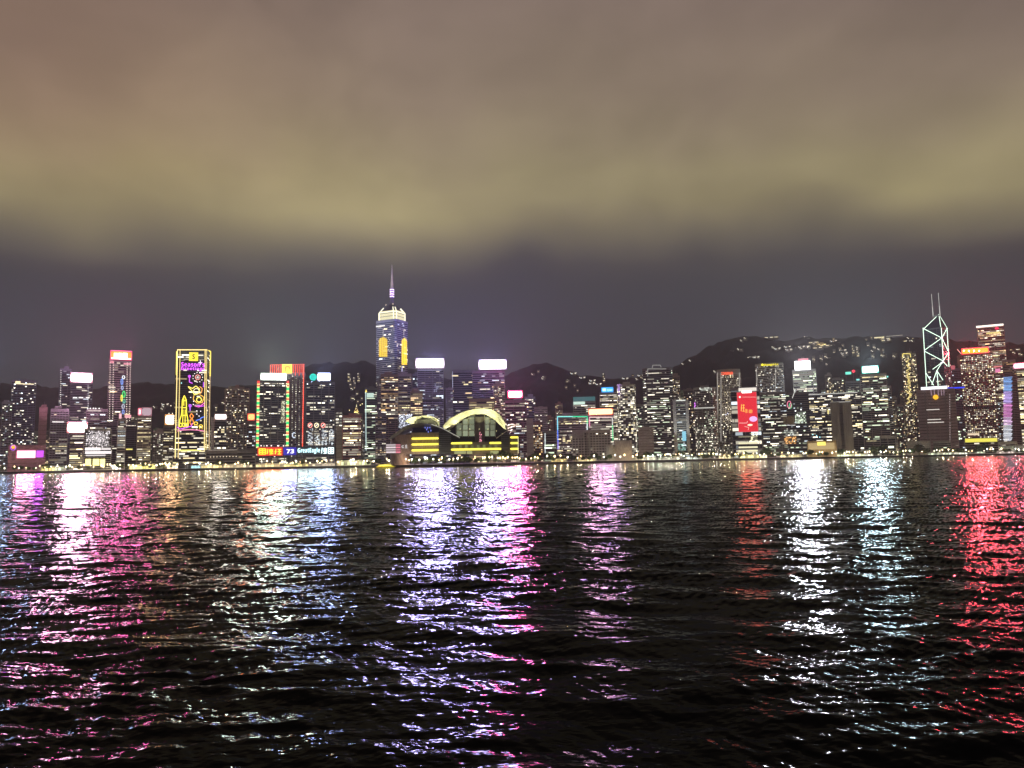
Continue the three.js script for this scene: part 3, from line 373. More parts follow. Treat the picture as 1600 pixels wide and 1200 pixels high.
panel(t, [439, 446.5], [626, 661], glow(0.95, 0.95, 0.55, 0.16), 'lit_bay', 0.3, 0.3);
{ const R = rng(77), q = quads(); for (let i = 0; i < 60; i++) { const p = t.loc(439.3 + R() * 6, 627 + R() * 33, 0.7), w = 0.6 + R() * 2; q.add([p.x, p.y, p.z], [p.x + w, p.y, p.z], [p.x + w, p.y + 1, p.z], [p.x, p.y + 1, p.z]); } mesh('lit_glazing', q.geo(), glow(1, 0.97, 0.7, 1.2), t.g, 'stuff'); }
sign(t, { x: [403, 441], y: [699.5, 711.5], col: [1, 0.05, 0.02], pow: 1.1, light: [1, 0.12, 0.06], L: 16, name: 'podium_sign', rim: [0.8, 0.02, 0.02], rimPow: 0.8, off: 2 });
// three gold characters made of strokes on the red sign
const GLYPH = [[[0, 0, 1, 0], [0, 0.33, 1, 0.33], [0, 0.66, 1, 0.66], [0, 1, 1, 1], [0, 0, 0, 1], [1, 0, 1, 1], [0.5, 0, 0.5, 1]], [[0.1, 0, 0, 1], [0.3, 0.2, 1, 0.2], [0.3, 0.6, 1, 0.6], [0.65, 0, 0.65, 1], [0.35, 0.4, 0.95, 0.4], [0.35, 1, 1, 0.9]], [[0.2, 0, 0.1, 1], [0, 0.5, 0.3, 0.6], [0.45, 0.1, 1, 0.1], [0.7, 0, 0.7, 1], [0.45, 0.5, 1, 0.5], [0.45, 1, 1, 1]]];
function glyph(t, k, x, y, col, pow, r, off) { const P = GLYPH[k % 3].map(([a, b, c, e]) => bar(t.loc(x[0] + a * (x[1] - x[0]), y[0] + b * (y[1] - y[0]), off).toArray(), t.loc(x[0] + c * (x[1] - x[0]), y[0] + e * (y[1] - y[0]), off).toArray(), r, 4)); mesh('sign_character', mergeGeometries(P), glow(...col, pow), t.g); }
[[405, 415], [417.5, 427], [429, 439.5]].forEach((x, k) => glyph(t, k, x, [701.4, 709.6], [1, 0.66, 0.02], 1.7, 0.95, 3));
for (const x of [408, 417, 424, 434, 443]) { const p = t.loc(x, 696.5, 3.2); mesh('sign_spotlight', new THREE.SphereGeometry(1, 8, 6).translate(p.x, p.y, p.z), glow(1, 0.75, 0.75, 3), t.g); }
sign(t, { x: [443, 463], y: [699, 711], col: [0.03, 0.02, 0.6], pow: 0.8, light: [0.15, 0.15, 1], L: 20, name: 'podium_sign', off: 2 });
letters(t, '73', [447.5, 459.5], [701.8, 708.4], [1, 1, 1], 1.8, FB, 3.2);
t = tower({ l: 'grey four-bay tower with a teal disc and white characters glowing on its roof', x: [478.8, 523], top: 598, d: 1360, B: 40, fh: 4, bw: 3.3, pe: 4, pw: 1.7, pd: 1.1, lit: 0.13, run: 4, pal: 'www', wall: [0.12, 0.12, 0.14], glass: 'blue', single: 60, plant: 0 });
mesh('disc_sign', new THREE.CylinderGeometry(6.4, 6.4, 1.4, 24).rotateX(Math.PI / 2), glow(0.02, 0.85, 0.7, 1.1), t.g).position.copy(t.loc(489.4, 589.2, 1.4)); for (let i = 0; i < 4; i++) neon(t, [[486.4 + i * 2, 585.5], [486.4 + i * 2, 593]], [0.01, 0.25, 0.25], 0.4, 0.3, 'disc_bar', 2.3);
sign(t, { x: [496.5, 516], y: [583.5, 594.5], col: [0.95, 0.97, 1], pow: 6, light: [0.42, 0.5, 1], L: 260, rim: [0.5, 0.55, 1], rimPow: 1, legs: 2 });
letters(t, 'GreatEagle', [465, 500], [699.5, 709.5], [0.62, 0.95, 1], 2.2, FB, 4, 'lettering', 0.8); glyph(t, 1, [502.5, 511], [699.5, 708.5], [0.75, 0.97, 1], 2.4, 0.7, 4); glyph(t, 0, [513, 521], [699.5, 708.5], [0.75, 0.97, 1], 2.4, 0.7, 4); panel(t, [464, 522.5], [697.5, 711.5], wall(0.1, 0.12, 0.13), 'sign_backing', 2.6, 0.8);
{ const l = new THREE.RectAreaLight(new THREE.Color().setRGB(0.6, 0.9, 1), 14, 60, 11); l.position.copy(t.loc(493, 704.5, 5.6)); l.rotation.y = Math.PI; t.g.add(l); }
for (const [x, c] of [[484.5, [1, 0.3, 0.25]], [494.6, [1, 0.85, 0.5]], [504.8, [1, 0.3, 0.25]]]) { neon(t, ring(x, 664.5, 3.2, 3.6, 10), c, 1.7, 0.7, 'festive_neon'); neon(t, [[x - 2, 666.5], [x + 2, 662.5]], [1, 0.9, 0.8], 1.4, 0.7, 'festive_neon'); }
{ const R = rng(19); for (let b = 0; b < 4; b++) { const x0 = 480.4 + b * 10.7; const q = [quads(), quads()]; for (let i = 0; i < 90; i++) { const y = 670 + R() * 26, w = 0.5 + R() * 2.6; if (R() > (y - 664) / 26 + (b > 1 ? 0.3 : 0)) continue; const p = t.loc(x0 + R() * 7.4, y, 0.7); q[i % 2].add([p.x, p.y, p.z], [p.x + w, p.y, p.z], [p.x + w, p.y + 1.1, p.z], [p.x, p.y + 1.1, p.z]); } mesh('lit_glazing', q[0].geo(), glow(0.85, 0.95, 1, 1.1), t.g, 'stuff'); mesh('lit_glazing', q[1].geo(), glow(b === 1 ? 1 : 0.85, 0.92, b === 1 ? 0.7 : 1, 0.5), t.g, 'stuff'); } }
dots(t, [[480.5, 600], [516, 600.5], [517, 626], [517, 657]], [0.95, 1, 1], 3, 1.2);

// ---- between there and the tallest tower
t = tower({ l: 'narrow dark block with stacked white slot windows', x: [524.5, 535], top: 639, d: 1420, B: 20, fh: 6, bw: 7, lit: 0.9, pal: 'ww', litAt: v => v > 0.55 ? 1 : 0, wall: [0.1, 0.1, 0.11], br: 0.6, plant: 0 });
tower({ n: 'concrete_slab_tower', l: 'tan blank-walled slab next to the red-brown framed block', x: [526, 540.5], top: 667, d: 1380, B: 16, fh: 8, band: 0.95, lit: 0, pal: 'w', wall: [0.42, 0.38, 0.3], plant: 0 });
tower({ n: 'office_block', l: 'red-brown framed office block with white window rows', x: [535.5, 564], top: 650, d: 1350, B: 28, fh: 4.2, bw: 3.2, lit: 0.55, run: 5, pal: 'wwy', wall: [0.3, 0.13, 0.11], pe: 9, pw: 1.6, band: 0.38 });
t = tower({ n: 'spired_tower', l: 'block behind with a stepped gold-lit pyramid roof', x: [548, 566], top: 647, d: 1460, B: 24, lit: 0.2, run: 2, pal: 'y', wall: [0.2, 0.17, 0.13], plant: 0 });
{ const c = t.H, tile = wall(0.62, 0.52, 0.3); [[18, 4], [13, 5], [8, 6]].reduce((y, [s, h]) => { mesh('roof_tier', new THREE.CylinderGeometry(s * 0.36, s * 0.62, h, 4).rotateY(Math.PI / 4).translate(0, y + h / 2, 0), tile, t.g); return y + h; }, c); for (const x of [-9, 9]) { const l = new THREE.SpotLight(new THREE.Color().setRGB(1, 0.85, 0.42), 1500, 0, 0.9, 0.7); l.position.set(x, c + 1.5, 17); l.target.position.set(0, c + 9, 0); t.g.add(l, l.target); mesh('floodlight', mergeGeometries([box(0.9, 0.7, 0.9, x, c + 0.4, 17), bar([x, c, 17], [x, c, 11], 0.15, 4)]), steel, t.g); } mesh('roof_finial', new THREE.ConeGeometry(1.2, 7, 6).translate(0, c + 18, 0), glow(1, 0.9, 0.5, 1.2), t.g); dots(t, [[566, 631], [563, 633], [546, 641]], [1, 0.85, 0.4], 2.5, 1); }
t = tower({ l: 'glass block with a bright white corner light and green-white window rows', x: [570, 589], top: 607, d: 1440, B: 26, lit: 0.3, run: 5, pal: 'gwg', wall: [0.12, 0.13, 0.13], glass: 'blue' });
neon(t, [[571.4, 612], [572, 704]], [0.75, 1, 0.95], 1.1, 0.6, 'edge_light', 0.9); mesh('beacon', new THREE.ConeGeometry(2, 7, 8), glow(1, 0.75, 0.15, 1.5), t.g).position.copy(t.loc(572, 610, 0)); panel(t, [573, 584], [614, 621], glow(0.75, 1, 0.85, 0.8), 'crown_sign', 0.7);
// ---- the tallest tower: two faces meet on an edge, lantern crown, spire
t = tower({ n: 'spired_skyscraper', l: 'tallest tower with pyramid lantern crown, spire and golden fin lights', x: [586.5, 638.5], top: 501, d: 1510, B: 45, ph: -36, fh: 4.1, bw: 3, lit: 0.09, run: 3, pal: 'wwyc', wall: [0.19, 0.18, 0.2], glass: 'blue', band: 0.5, plant: 0, shape: 'oct', cut: 0.07, single: 30 });
{ const { W, B, H, g } = t, ym = y => t.loc(612.5, y, -B / 2).y, cream = glow(1, 0.92, 0.55, 0.9), C = [1, 0.95, 0.7];
  const y1 = ym(494), y2 = ym(482), y3 = ym(477), fr = (s, y) => plan('oct', W * s, B * s, 0.12).map(([x, z]) => [x, y, z]);
  mesh('crown_lantern', prism(plan('oct', W * 0.84, B * 0.84, 0.12), H, ym(488)), cream, g);
  mesh('crown_roof', new THREE.CylinderGeometry(W * 0.16, W * 0.4, y3 - ym(488), 8).rotateY(Math.PI / 8).translate(0, (y3 + ym(488)) / 2, 0), wall(0.12, 0.12, 0.15), g);
  const lo = fr(0.88, H + 1), mid = fr(0.88, ym(490)), hi = fr(0.58, y2); for (let i = 0; i < 8; i += 1) { mesh('crown_rib', path([lo[i], mid[i], hi[i]], 1.0), glow(...C, 1.5), g); }
  mesh('crown_ring', path([...mid, mid[0]], 0.9), glow(...C, 1.4), g); mesh('crown_ring', path([...lo, lo[0]], 0.6), glow(...C, 1.0), g);
  for (const [s, y] of [[0.82, 497], [0.82, 492]]) mesh('crown_bar', prism(plan('oct', W * s + 2.5, B * s + 2.5, 0.12), ym(y), ym(y) + 0.7), wall(0.06, 0.06, 0.06), g);
  mesh('spire_base', new THREE.CylinderGeometry(2.6, 7, ym(465) - y3 + 4, 10).translate(0, (ym(465) + y3 - 4) / 2, 0), wall(0.2, 0.17, 0.22), g);
  [463.5, 459.8, 456.2, 452.8].forEach(y => mesh('spire_lamp_ring', new THREE.CylinderGeometry(4.6, 4.6, 2.2, 12).translate(0, ym(y), 0), glow(0.8, 0.62, 1, 1.9), g)); mesh('spire_drum', new THREE.CylinderGeometry(3.6, 3.6, ym(451) - ym(466), 10).translate(0, (ym(451) + ym(466)) / 2, 0), wall(0.3, 0.1, 0.5), g);
  mesh('spire', new THREE.CylinderGeometry(0.6, 3.4, ym(413.5) - ym(450), 8).translate(0, (ym(413.5) + ym(450)) / 2, 0), wall(0.75, 0.68, 0.58, 0.5), g);
  const l = new THREE.SpotLight(new THREE.Color().setRGB(1, 0.75, 0.5), 16000, 0, 0.3, 0.6); l.position.set(9, ym(476), 9); l.target.position.set(0, ym(436), 0); g.add(l, l.target); const l2 = l.clone(); l2.position.set(-9, ym(476), 9); l2.target = l.target; g.add(l2); for (const s of [1, -1]) mesh('floodlight', box(1, 1, 1, 9 * s, ym(476) - 1.2, 9), glow(1, 0.8, 0.55, 3), g);
  // gold fins: bundles of tubes on both faces
  for (let i = 0; i < 9; i++) { const x = 592.6 + i * 1.5, tall = [4, 2, 1.5, 1, 0, 1, 1.5, 2, 4][i]; neon(t, [[x, 526 + tall * 1.1], [x, 557.5]], i % 2 ? [1, 0.72, 0.02] : [1, 0.62, 0.02], i % 2 ? 1.7 : 1.2, 0.62, 'gold_fin', 0.9); }
  for (let i = 0; i < 7; i++) { const x = 628 + i * 1.25, tall = [4, 2, 1, 0, 1, 2, 4][i]; neon(t, [[x, 528 + tall], [x, 570]], i % 2 ? [1, 0.72, 0.02] : [1, 0.62, 0.02], i % 2 ? 1.7 : 1.3, 0.7, 'gold_fin', 0.9, 'east'); }
  dots(t, Array.from({ length: 5 }, (_, i) => [598.6, 515 + i * 2.4]), [1, 0.95, 0.8], 2, 0.8); dots(t, Array.from({ length: 5 }, (_, i) => [631, 516 + i * 2.4]), [1, 0.95, 0.8], 2, 0.8, 'lamp_string', 0.8, 'east');
  panel(t, [587.5, 601], [508.6, 510.4], glow(1, 0.95, 0.85, 1.4), 'light_strip'); dots(t, Array.from({ length: 8 }, (_, i) => [589 + (i % 2) * 2.4, 530 + i * 3.4]), [1, 1, 1], 2, 0.7); dots(t, Array.from({ length: 8 }, (_, i) => [607 + (i % 2) * 1.6, 528 + i * 3]), [1, 1, 1], 2, 0.7);
  neon(t, [[628.6, 572], [628, 581]], [0.7, 0.65, 1], 1, 0.9, 'light_strip', 0.8, 'east'); }
t = tower({ l: 'office block glowing with dense orange windows in front of the tallest tower', x: [595.5, 622], top: 586, d: 1380, B: 30, fh: 3.8, bw: 2.6, lit: 0.68, run: 4, pal: 'ooaow', br: 0.8, litAt: v => v > 0.48 ? 1.25 : 0.12, wall: [0.16, 0.11, 0.09] });
t = tower({ l: 'grey block with warm striped windows behind the white-lit sculpture hall', x: [621.5, 642.5], top: 585, d: 1400, B: 30, lit: 0.45, run: 4, pal: 'owy', br: 0.6, litAt: v => v > 0.4 ? 1 : 0.2, wall: [0.16, 0.14, 0.15] });
t = tower({ l: 'lower office wing with rows of orange windows stepping down from its neighbour', x: [641.5, 660], top: 612, d: 1380, B: 28, lit: 0.7, run: 6, pal: 'oyo', br: 0.75, litAt: v => v > 0.25 ? 1 : 0.2, wall: [0.18, 0.13, 0.11] });
tower({ l: 'dark block with faint windows in front of the tallest tower', x: [587, 603], top: 648, d: 1340, B: 22, lit: 0.3, run: 2, pal: 'wo', br: 0.4, wall: [0.15, 0.13, 0.14] });
t = tower({ n: 'media_hall', l: 'low block with sparkling white light panels beside the exhibition centre roof', x: [622, 646], top: 653, d: 1250, B: 22, lit: 0.2, pal: 'c', wall: [0.3, 0.3, 0.36], plant: 0 });
{ const R = rng(55), q = [quads(), quads()]; for (let i = 0; i < 170; i++) { const p = t.loc(622.8 + R() * 20, 648 + R() * 22, 0.8), w = 0.6 + R() * 1.8, h = 0.5 + R() * 1.4; q[i % 2].add([p.x, p.y, p.z], [p.x + w, p.y, p.z], [p.x + w, p.y + h, p.z], [p.x, p.y + h, p.z]); } mesh('light_bar', q[0].geo(), glow(0.82, 0.88, 1, 1.6), t.g, 'stuff'); mesh('light_bar', q[1].geo(), glow(0.8, 0.84, 1, 0.7), t.g, 'stuff'); }

// ---- twin white-signed towers behind the exhibition centre
t = tower({ l: 'blue-grey tower under a wide white sign with violet halo behind the small exhibition roof', x: [652.5, 692.5], top: 577, d: 1420, B: 36, lit: 0.09, run: 4, pal: 'cwc', wall: [0.2, 0.2, 0.27], glass: 'blue', plant: 0 });
sign(t, { x: [650, 693.5], y: [561, 574.5], col: WHITE, pow: 6, light: [0.5, 0.43, 1], upCol: [0.3, 0.27, 1], up: 3, L: 350, rim: [0.85, 0.6, 0.85], rimPow: 1.2, legs: 4 }); panel(t, [654, 690], [578, 579], glow(0.7, 0.7, 1, 0.5), 'light_strip'); panel(t, [653.5, 691], [624.5, 627], wall(0.12, 0.12, 0.14), 'plant_floor', 0.9); paneField(t, [678, 687], [598, 613], 6, 6, [0.6, 0.6, 0.9], 0.24);
tower({ l: 'narrow dark tower attached beside the first of two white-signed towers', x: [645, 653.5], top: 585, d: 1470, B: 24, lit: 0.06, run: 2, pal: 'c', wall: [0.13, 0.13, 0.18], glass: 'blue' });
t = tower({ n: 'concrete_slab_tower', l: 'pale lilac slab tower in the gap between the two white-signed towers', x: [696.5, 707.5], top: 607, d: 1440, B: 18, fh: 4, band: 0.6, bw: 5, lit: 0.25, pal: 'cw', br: 0.6, wall: [0.42, 0.4, 0.48] });
t = tower({ l: 'dark flat-topped tower with a light strip on one edge and few lit windows', x: [706, 742], top: 579, d: 1470, B: 36, lit: 0.06, run: 4, pal: 'yow', wall: [0.12, 0.12, 0.16], glass: 'blue', plant: 0 });
neon(t, [[707, 580], [707.4, 612]], [0.7, 0.75, 1], 0.8, 0.4, 'edge_light');
t = tower({ l: 'dark tower under a wide white sign with violet halo above the great arched roof', x: [738, 788], top: 580, d: 1440, B: 38, lit: 0.09, run: 4, pal: 'cow', wall: [0.14, 0.14, 0.19], glass: 'blue', plant: 0 });
sign(t, { x: [748.5, 791], y: [563, 576.5], col: WHITE, pow: 6, light: [0.54, 0.44, 1], upCol: [0.32, 0.27, 1], up: 3, L: 350, rim: [0.8, 0.55, 1], rimPow: 1.2, legs: 4 });
tower({ l: 'low wing with orange-striped floors just above the great arched roof', x: [733, 772], top: 624, d: 1330, B: 30, lit: 0.75, run: 7, pal: 'oyo', br: 0.6, wall: [0.2, 0.15, 0.13], plant: 0 });
tower({ l: 'pale block of dense small windows beneath the second white-signed tower', x: [771, 788.5], top: 601, d: 1350, B: 24, fh: 3.4, bw: 2.6, lit: 0.4, pal: 'wwo', br: 0.7, wall: [0.36, 0.32, 0.33], band: 0.5 });
t = tower({ l: 'dark tower with a small white sign ringed by a red halo border', x: [788, 822.5], top: 626, d: 1360, B: 32, lit: 0.16, run: 3, pal: 'wcw', wall: [0.17, 0.13, 0.17] });
sign(t, { x: [794.5, 815.5], y: [612, 620.5], col: [1, 0.95, 0.97], pow: 6, light: [1, 0.12, 0.42], up: 2, L: 520, rim: [1, 0.05, 0.16], rimPow: 2.4, rimW: 1.6, legs: 2 });
tower({ l: 'bluish block half hidden behind the red-ringed sign tower', x: [820, 836], top: 621, d: 1440, B: 24, lit: 0.2, run: 2, pal: 'wo', wall: [0.26, 0.28, 0.34] });
tower({ n: 'apartment_tower', l: 'beige stepped block with side windows beneath the dark hill', x: [835, 855], top: 637, d: 1430, B: 24, fh: 3.6, band: 0.7, lit: 0.16, pal: 'w', wall: [0.4, 0.36, 0.32] });
tower({ n: 'concrete_slab_tower', l: 'narrow light grey windowless slab beside a brown block', x: [823, 832.5], top: 655, d: 1330, B: 16, fh: 9, band: 0.96, lit: 0, pal: 'w', wall: [0.5, 0.48, 0.47], plant: 0 });
tower({ n: 'office_block', l: 'brown block dotted with amber windows beside a light grey slab', x: [832.5, 847], top: 661, d: 1335, B: 18, lit: 0.42, pal: 'aow', wall: [0.17, 0.12, 0.1] });
t = tower({ n: 'office_block', l: 'small green-lit glass block with a white corner tube', x: [850, 868.5], top: 675, d: 1300, B: 18, lit: 0.5, run: 4, pal: 'ggy', wall: [0.12, 0.14, 0.13], plant: 0 });
neon(t, [[851.6, 677], [851.8, 708]], [0.9, 1, 1], 1.3, 0.5, 'edge_light');

// ---- neon framed pair and its neighbours
t = tower({ n: 'office_block', l: 'grey block outlined with teal, blue and green neon', x: [869.5, 919], top: 649, d: 1380, B: 34, fh: 3.6, bw: 2.6, lit: 0.24, run: 3, pal: 'wwy', br: 0.7, wall: [0.3, 0.27, 0.27], band: 0.5 });
{ const N = (p, c, r = 0.9) => neon(t, p, c, 1.3, r, 'neon_outline', 1.2); N([[870.5, 651], [895, 651]], [0.25, 0.85, 0.75]); N([[895, 651], [918, 651]], [0.03, 0.75, 0.35]); N([[871, 652], [871.4, 672]], [0.25, 0.75, 0.95]); N([[871.4, 672], [871.8, 690]], [0.08, 0.2, 0.95]); N([[871.8, 690], [872, 702]], [0.3, 0.25, 0.9]); N([[917.4, 652], [917.4, 662]], [0.05, 0.75, 0.35]); N([[917.4, 662], [917.4, 674]], [0.75, 0.9, 0.9]); }
t = tower({ n: 'office_block', l: 'twin block with orange-white roof sign and pink to green neon frame', x: [919.5, 958], top: 649, d: 1380, B: 34, fh: 4, lit: 0.3, run: 6, pal: 'ww', br: 0.5, wall: [0.3, 0.25, 0.25], plant: 0 });
sign(t, { x: [920, 957], y: [639, 647.5], col: [1, 0.66, 0.3], pow: 2.6, light: [1, 0.5, 0.8], L: 70, rim: [1, 0.08, 0.05], rimPow: 1.4, legs: 3 });
{ const N = (p, c) => neon(t, p, c, 1.2, 0.8, 'neon_outline', 1.2); N([[921, 652], [957, 652]], [1, 0.7, 0.65]); N([[921, 652], [921.4, 666]], [1, 0.35, 0.55]); N([[956.6, 652], [957, 664]], [0.75, 0.75, 0.72]); N([[957, 664], [957.6, 688]], [0.05, 0.7, 0.25]); }
t = tower({ n: 'civic_block', l: 'low concrete block with rows of square punched windows and a dark central slot', x: [894, 953], top: 673, d: 1290, B: 30, fh: 4.4, bw: 5, pe: 1, pw: 2.2, band: 0.55, lit: 0.06, pal: 'w', wall: [0.48, 0.46, 0.44], plant: 0 });
for (const x of [912.4, 920.1]) panel(t, [x - 0.7, x + 0.7], [675.5, 712], t.wm, 'slot_pier', 3.2, 6); panel(t, [911.7, 920.8], [673.6, 675.4], t.wm, 'slot_lintel', 3.3, 6.2); panel(t, [894, 912], [672, 683], wall(0.48, 0.46, 0.44), 'blank_wall', 1.1, 0.8);
t = tower({ n: 'rotunda', l: 'short white lit rotunda on the waterfront next to a grey box hall', x: [947, 960.5], top: 697, d: 1270, B: 15, shape: 'round', solid: true, band: 0.1, fh: 10, lit: 0, pal: 'w', wall: [0.75, 0.73, 0.66], plant: 0 });
t = tower({ n: 'box_hall', l: 'plain grey box hall with a sloped top on the waterfront', x: [960.5, 987], top: 690, d: 1275, B: 26, fh: 30, band: 0.97, lit: 0, pal: 'w', wall: [0.34, 0.31, 0.29], plant: 0 });
t = tower({ l: 'block with teal screen roof and white lit floors below the hill', x: [895.5, 930], top: 627, d: 1560, B: 30, lit: 0.5, run: 5, pal: 'wgw', wall: [0.3, 0.32, 0.3], plant: 0 });
panel(t, [895.5, 930], [620, 626.5], glow(0.1, 0.3, 0.32, 0.45), 'roof_screen', 0.3, 3); panel(t, [896, 914], [627.6, 632], glow(0.75, 1, 0.85, 0.9), 'light_strip');
t = tower({ l: 'bright yellow-white windowed tower under a small blue sign', x: [937, 963.5], top: 614, d: 1500, B: 30, lit: 0.72, run: 5, pal: 'wwy', wall: [0.2, 0.2, 0.18] });
sign(t, { x: [940, 958], y: [605.5, 612.5], col: [0.05, 0.45, 0.95], pow: 1.5, light: [0.6, 0.35, 1], L: 90, rim: [0.05, 0.3, 0.9], rimPow: 0.8 }); panel(t, [941.5, 946.5], [607, 611], glow(0.6, 0.95, 1, 1.8), 'sign_character', 1.9); panel(t, [948, 957], [608, 610.6], glow(0.4, 0.8, 1, 1.3), 'sign_character', 1.9);
tower({ l: 'round tower ringed by dense yellow-white window bands', n: 'round_tower', x: [963.5, 992.5], top: 601, d: 1480, B: 36, shape: 'round', fh: 4, bw: 3, lit: 0.68, run: 5, pal: 'wwyw', wall: [0.26, 0.26, 0.22] });
tower({ n: 'apartment_tower', l: 'slender block squeezed between the round tower and the dark crowned tower', x: [993, 1004.5], top: 633, d: 1520, B: 20, lit: 0.16, pal: 'wg', wall: [0.25, 0.25, 0.23] });
t = tower({ l: 'tall dark tower with an open frame crown and long broken rows of white windows', x: [1003.5, 1050], top: 576, d: 1500, B: 40, fh: 4, bw: 2.8, lit: 0.22, run: 6, pal: 'wwgw', wall: [0.14, 0.14, 0.14], plant: 0, single: 60, shape: 'oct', cut: 0.16 });
neon(t, [[1012, 588], [1012, 576.4], [1041, 576.4]], [0.8, 0.78, 0.72], 0.35, 0.9, 'crown_frame', 0.4); neon(t, [[1019, 575], [1020, 570.6], [1032, 570.6], [1033, 574]], [0.8, 0.78, 0.72], 0.35, 0.8, 'crown_frame', -6);
tower({ n: 'box_hall', l: 'tan blank box with slot windows on one side before the dark crowned tower', x: [997, 1020.5], top: 668, d: 1400, B: 24, fh: 5, band: 0.92, lit: 0.2, pal: 'w', wall: [0.4, 0.35, 0.3], plant: 0 });
tower({ n: 'apartment_tower', l: 'warm speckled apartment tower behind the dark crowned tower', x: [1047, 1061.5], top: 588, d: 1620, B: 22, fh: 3.3, bw: 2.6, lit: 0.4, pal: 'wowy', wall: [0.22, 0.19, 0.15] });
t = tower({ l: 'white-framed narrow tower with a concave glass front and cyan screen', n: 'framed_tower', x: [1051, 1075.5], top: 626, d: 1400, B: 24, lit: 0.22, run: 3, pal: 'gwc', br: 0.7, wall: [0.4, 0.42, 0.4], glass: 'blue', plant: 0 });
washed(t, 2600, [0.95, 1, 0.95]); for (const [a, b] of [[1052.6, 1057.4], [1072.6, 1077]]) panel(t, [a, b], [626, 706], wall(0.72, 0.72, 0.68), 'frame_post', 2, 4); panel(t, [1051, 1075.4], [624.4, 627], wall(0.72, 0.72, 0.68), 'frame_beam', 2, 4); panel(t, [1066, 1072], [674, 689], glow(0.3, 0.75, 0.95, 0.9), 'screen', 1.2); paneField(t, [1057, 1071], [693, 704], 9, 4, [0.5, 0.95, 0.8], 0.42); panel(t, [1056.5, 1071], [644.5, 646], wall(0.12, 0.12, 0.12), 'plant_floor', 1.0); panel(t, [1056.5, 1071], [625, 626.2], glow(0.95, 1, 0.9, 1.1), 'light_strip', 4.3);

// ---- admiralty
t = tower({ n: 'apartment_tower', l: 'dark block with a column of warm balcony lights beside the white-framed tower', x: [1068, 1085.5], top: 609, d: 1560, B: 22, fh: 3.6, bw: 3, lit: 0.22, pal: 'oyw', wall: [0.15, 0.13, 0.11] });
t = tower({ l: 'grey eight-sided tower with a pale lit crown and speckled white windows', n: 'faceted_tower', x: [1083.5, 1118.5], top: 606, d: 1480, B: 38, fh: 4, bw: 2.6, lit: 0.3, pal: 'wwgw', br: 0.85, litAt: v => v < 0.6 ? 1.2 : 0.5, wall: [0.24, 0.23, 0.21], shape: 'oct', cut: 0.2, pe: 3 });
paneField(t, [1093, 1112], [605, 611], 12, 3, [0.8, 0.85, 0.75], 0.83); panel(t, [1084, 1117], [636.6, 638], glow(0.9, 0.9, 0.8, 0.7), 'light_strip', 0.8); dots(t, [[1085.6, 630], [1086, 633], [1085.4, 635.5]], [0.8, 0.2, 1], 2, 1.4, 'accent_lamp');
t = tower({ n: 'hotel_tower', l: 'curved pale hotel tower with red roof lettering', x: [1119.5, 1157], top: 583, d: 1560, B: 34, shape: 'bow', fh: 3.6, bw: 2.6, band: 0.5, pe: 2, pw: 0.9, lit: 0.22, pal: 'wwy', wall: [0.5, 0.46, 0.4], plant: 0 });
washed(t, 11000);
{ const { W, B, H, g } = t; mesh('crown_drum', prism(plan('bow', W * 0.99, B * 0.98), H + 1.7, H + 9), wall(0.5, 0.46, 0.4), g); for (const x of [1121, 1126.5, 1155.6]) neon(t, [[x, 582], [x, 690]], [1, 0.92, 0.8], 0.35, 0.9, 'edge_light', 0.9 - (x === 1126.5 ? 0 : 4)); letters(t, 'CONRAD', [1126.5, 1145], [580.8, 586], [1, 0.12, 0.05], 1.7, FB, 0.9, 'lettering', 0.5); panel(t, [1122, 1139], [583, 586.5], wall(0.5, 0.46, 0.4), 'lettering_base', -0.2); panel(t, [1127, 1137], [627, 628.6], wall(0.12, 0.12, 0.12), 'plant_floor', 0.9); dots(t, [[1137, 646], [1134, 648]], [0.6, 0.65, 1], 2, 1.1, 'accent_lamp'); }
t = tower({ l: 'office block wearing a tall glowing red screen with gold characters', x: [1141, 1186], top: 606, d: 1480, B: 34, fh: 9, bw: 5, lit: 0.5, run: 6, pal: 'wwc', br: 0.45, band: 0.2, wall: [0.16, 0.15, 0.16], plant: 0 });
sign(t, { x: [1153, 1183], y: [613, 674.5], col: [1, 0.025, 0.05], pow: 0.85, light: [1, 0.16, 0.1], L: 3, name: 'screen', rim: [1, 0.25, 0.25], rimPow: 0.8, rimW: 0.5 });
panel(t, [1154, 1182], [606, 611], glow(1, 0.92, 0.8, 1), 'crown_light_strip', 1.6); panel(t, [1159, 1174], [610.5, 614], glow(1, 0.95, 0.85, 3), 'crown_light_strip', 2.4); dots(t, [[1156, 620.4]], [1, 0.9, 0.85], 1.8, 2.2, 'screen_emblem', 2.2); neon(t, [[1160, 620.4], [1181, 620.4]], [1, 0.55, 0.5], 1, 0.4, 'screen_rule', 2); glyph(t, 2, [1157.5, 1163.5], [632, 642.5], [1, 0.55, 0.08], 1.4, 0.6, 2.2); glyph(t, 1, [1164.5, 1168], [639, 645], [1, 0.5, 0.08], 1.2, 0.4, 2.2); glyph(t, 0, [1170.5, 1175], [640.5, 645], [1, 0.5, 0.08], 1.2, 0.4, 2.2); mesh('screen_figure', new THREE.SphereGeometry(1, 12, 8).scale(7.4, 5.4, 0.4), glow(0.85, 0.5, 1, 1.2), t.g).position.copy(t.loc(1177, 654.6, 2.2)); neon(t, [[1155, 661], [1167, 661], [1168, 658]], [1, 0.7, 0.65], 1, 0.5, 'screen_rule', 2); mesh('screen_figure', new THREE.SphereGeometry(1, 10, 6).scale(5, 2.2, 0.4), glow(1, 0.75, 0.55, 1.4), t.g).position.copy(t.loc(1172, 664, 2.2)); neon(t, [[1163, 666], [1170, 668], [1169, 672]], [1, 0.6, 0.5], 1, 0.5, 'screen_rule', 2);
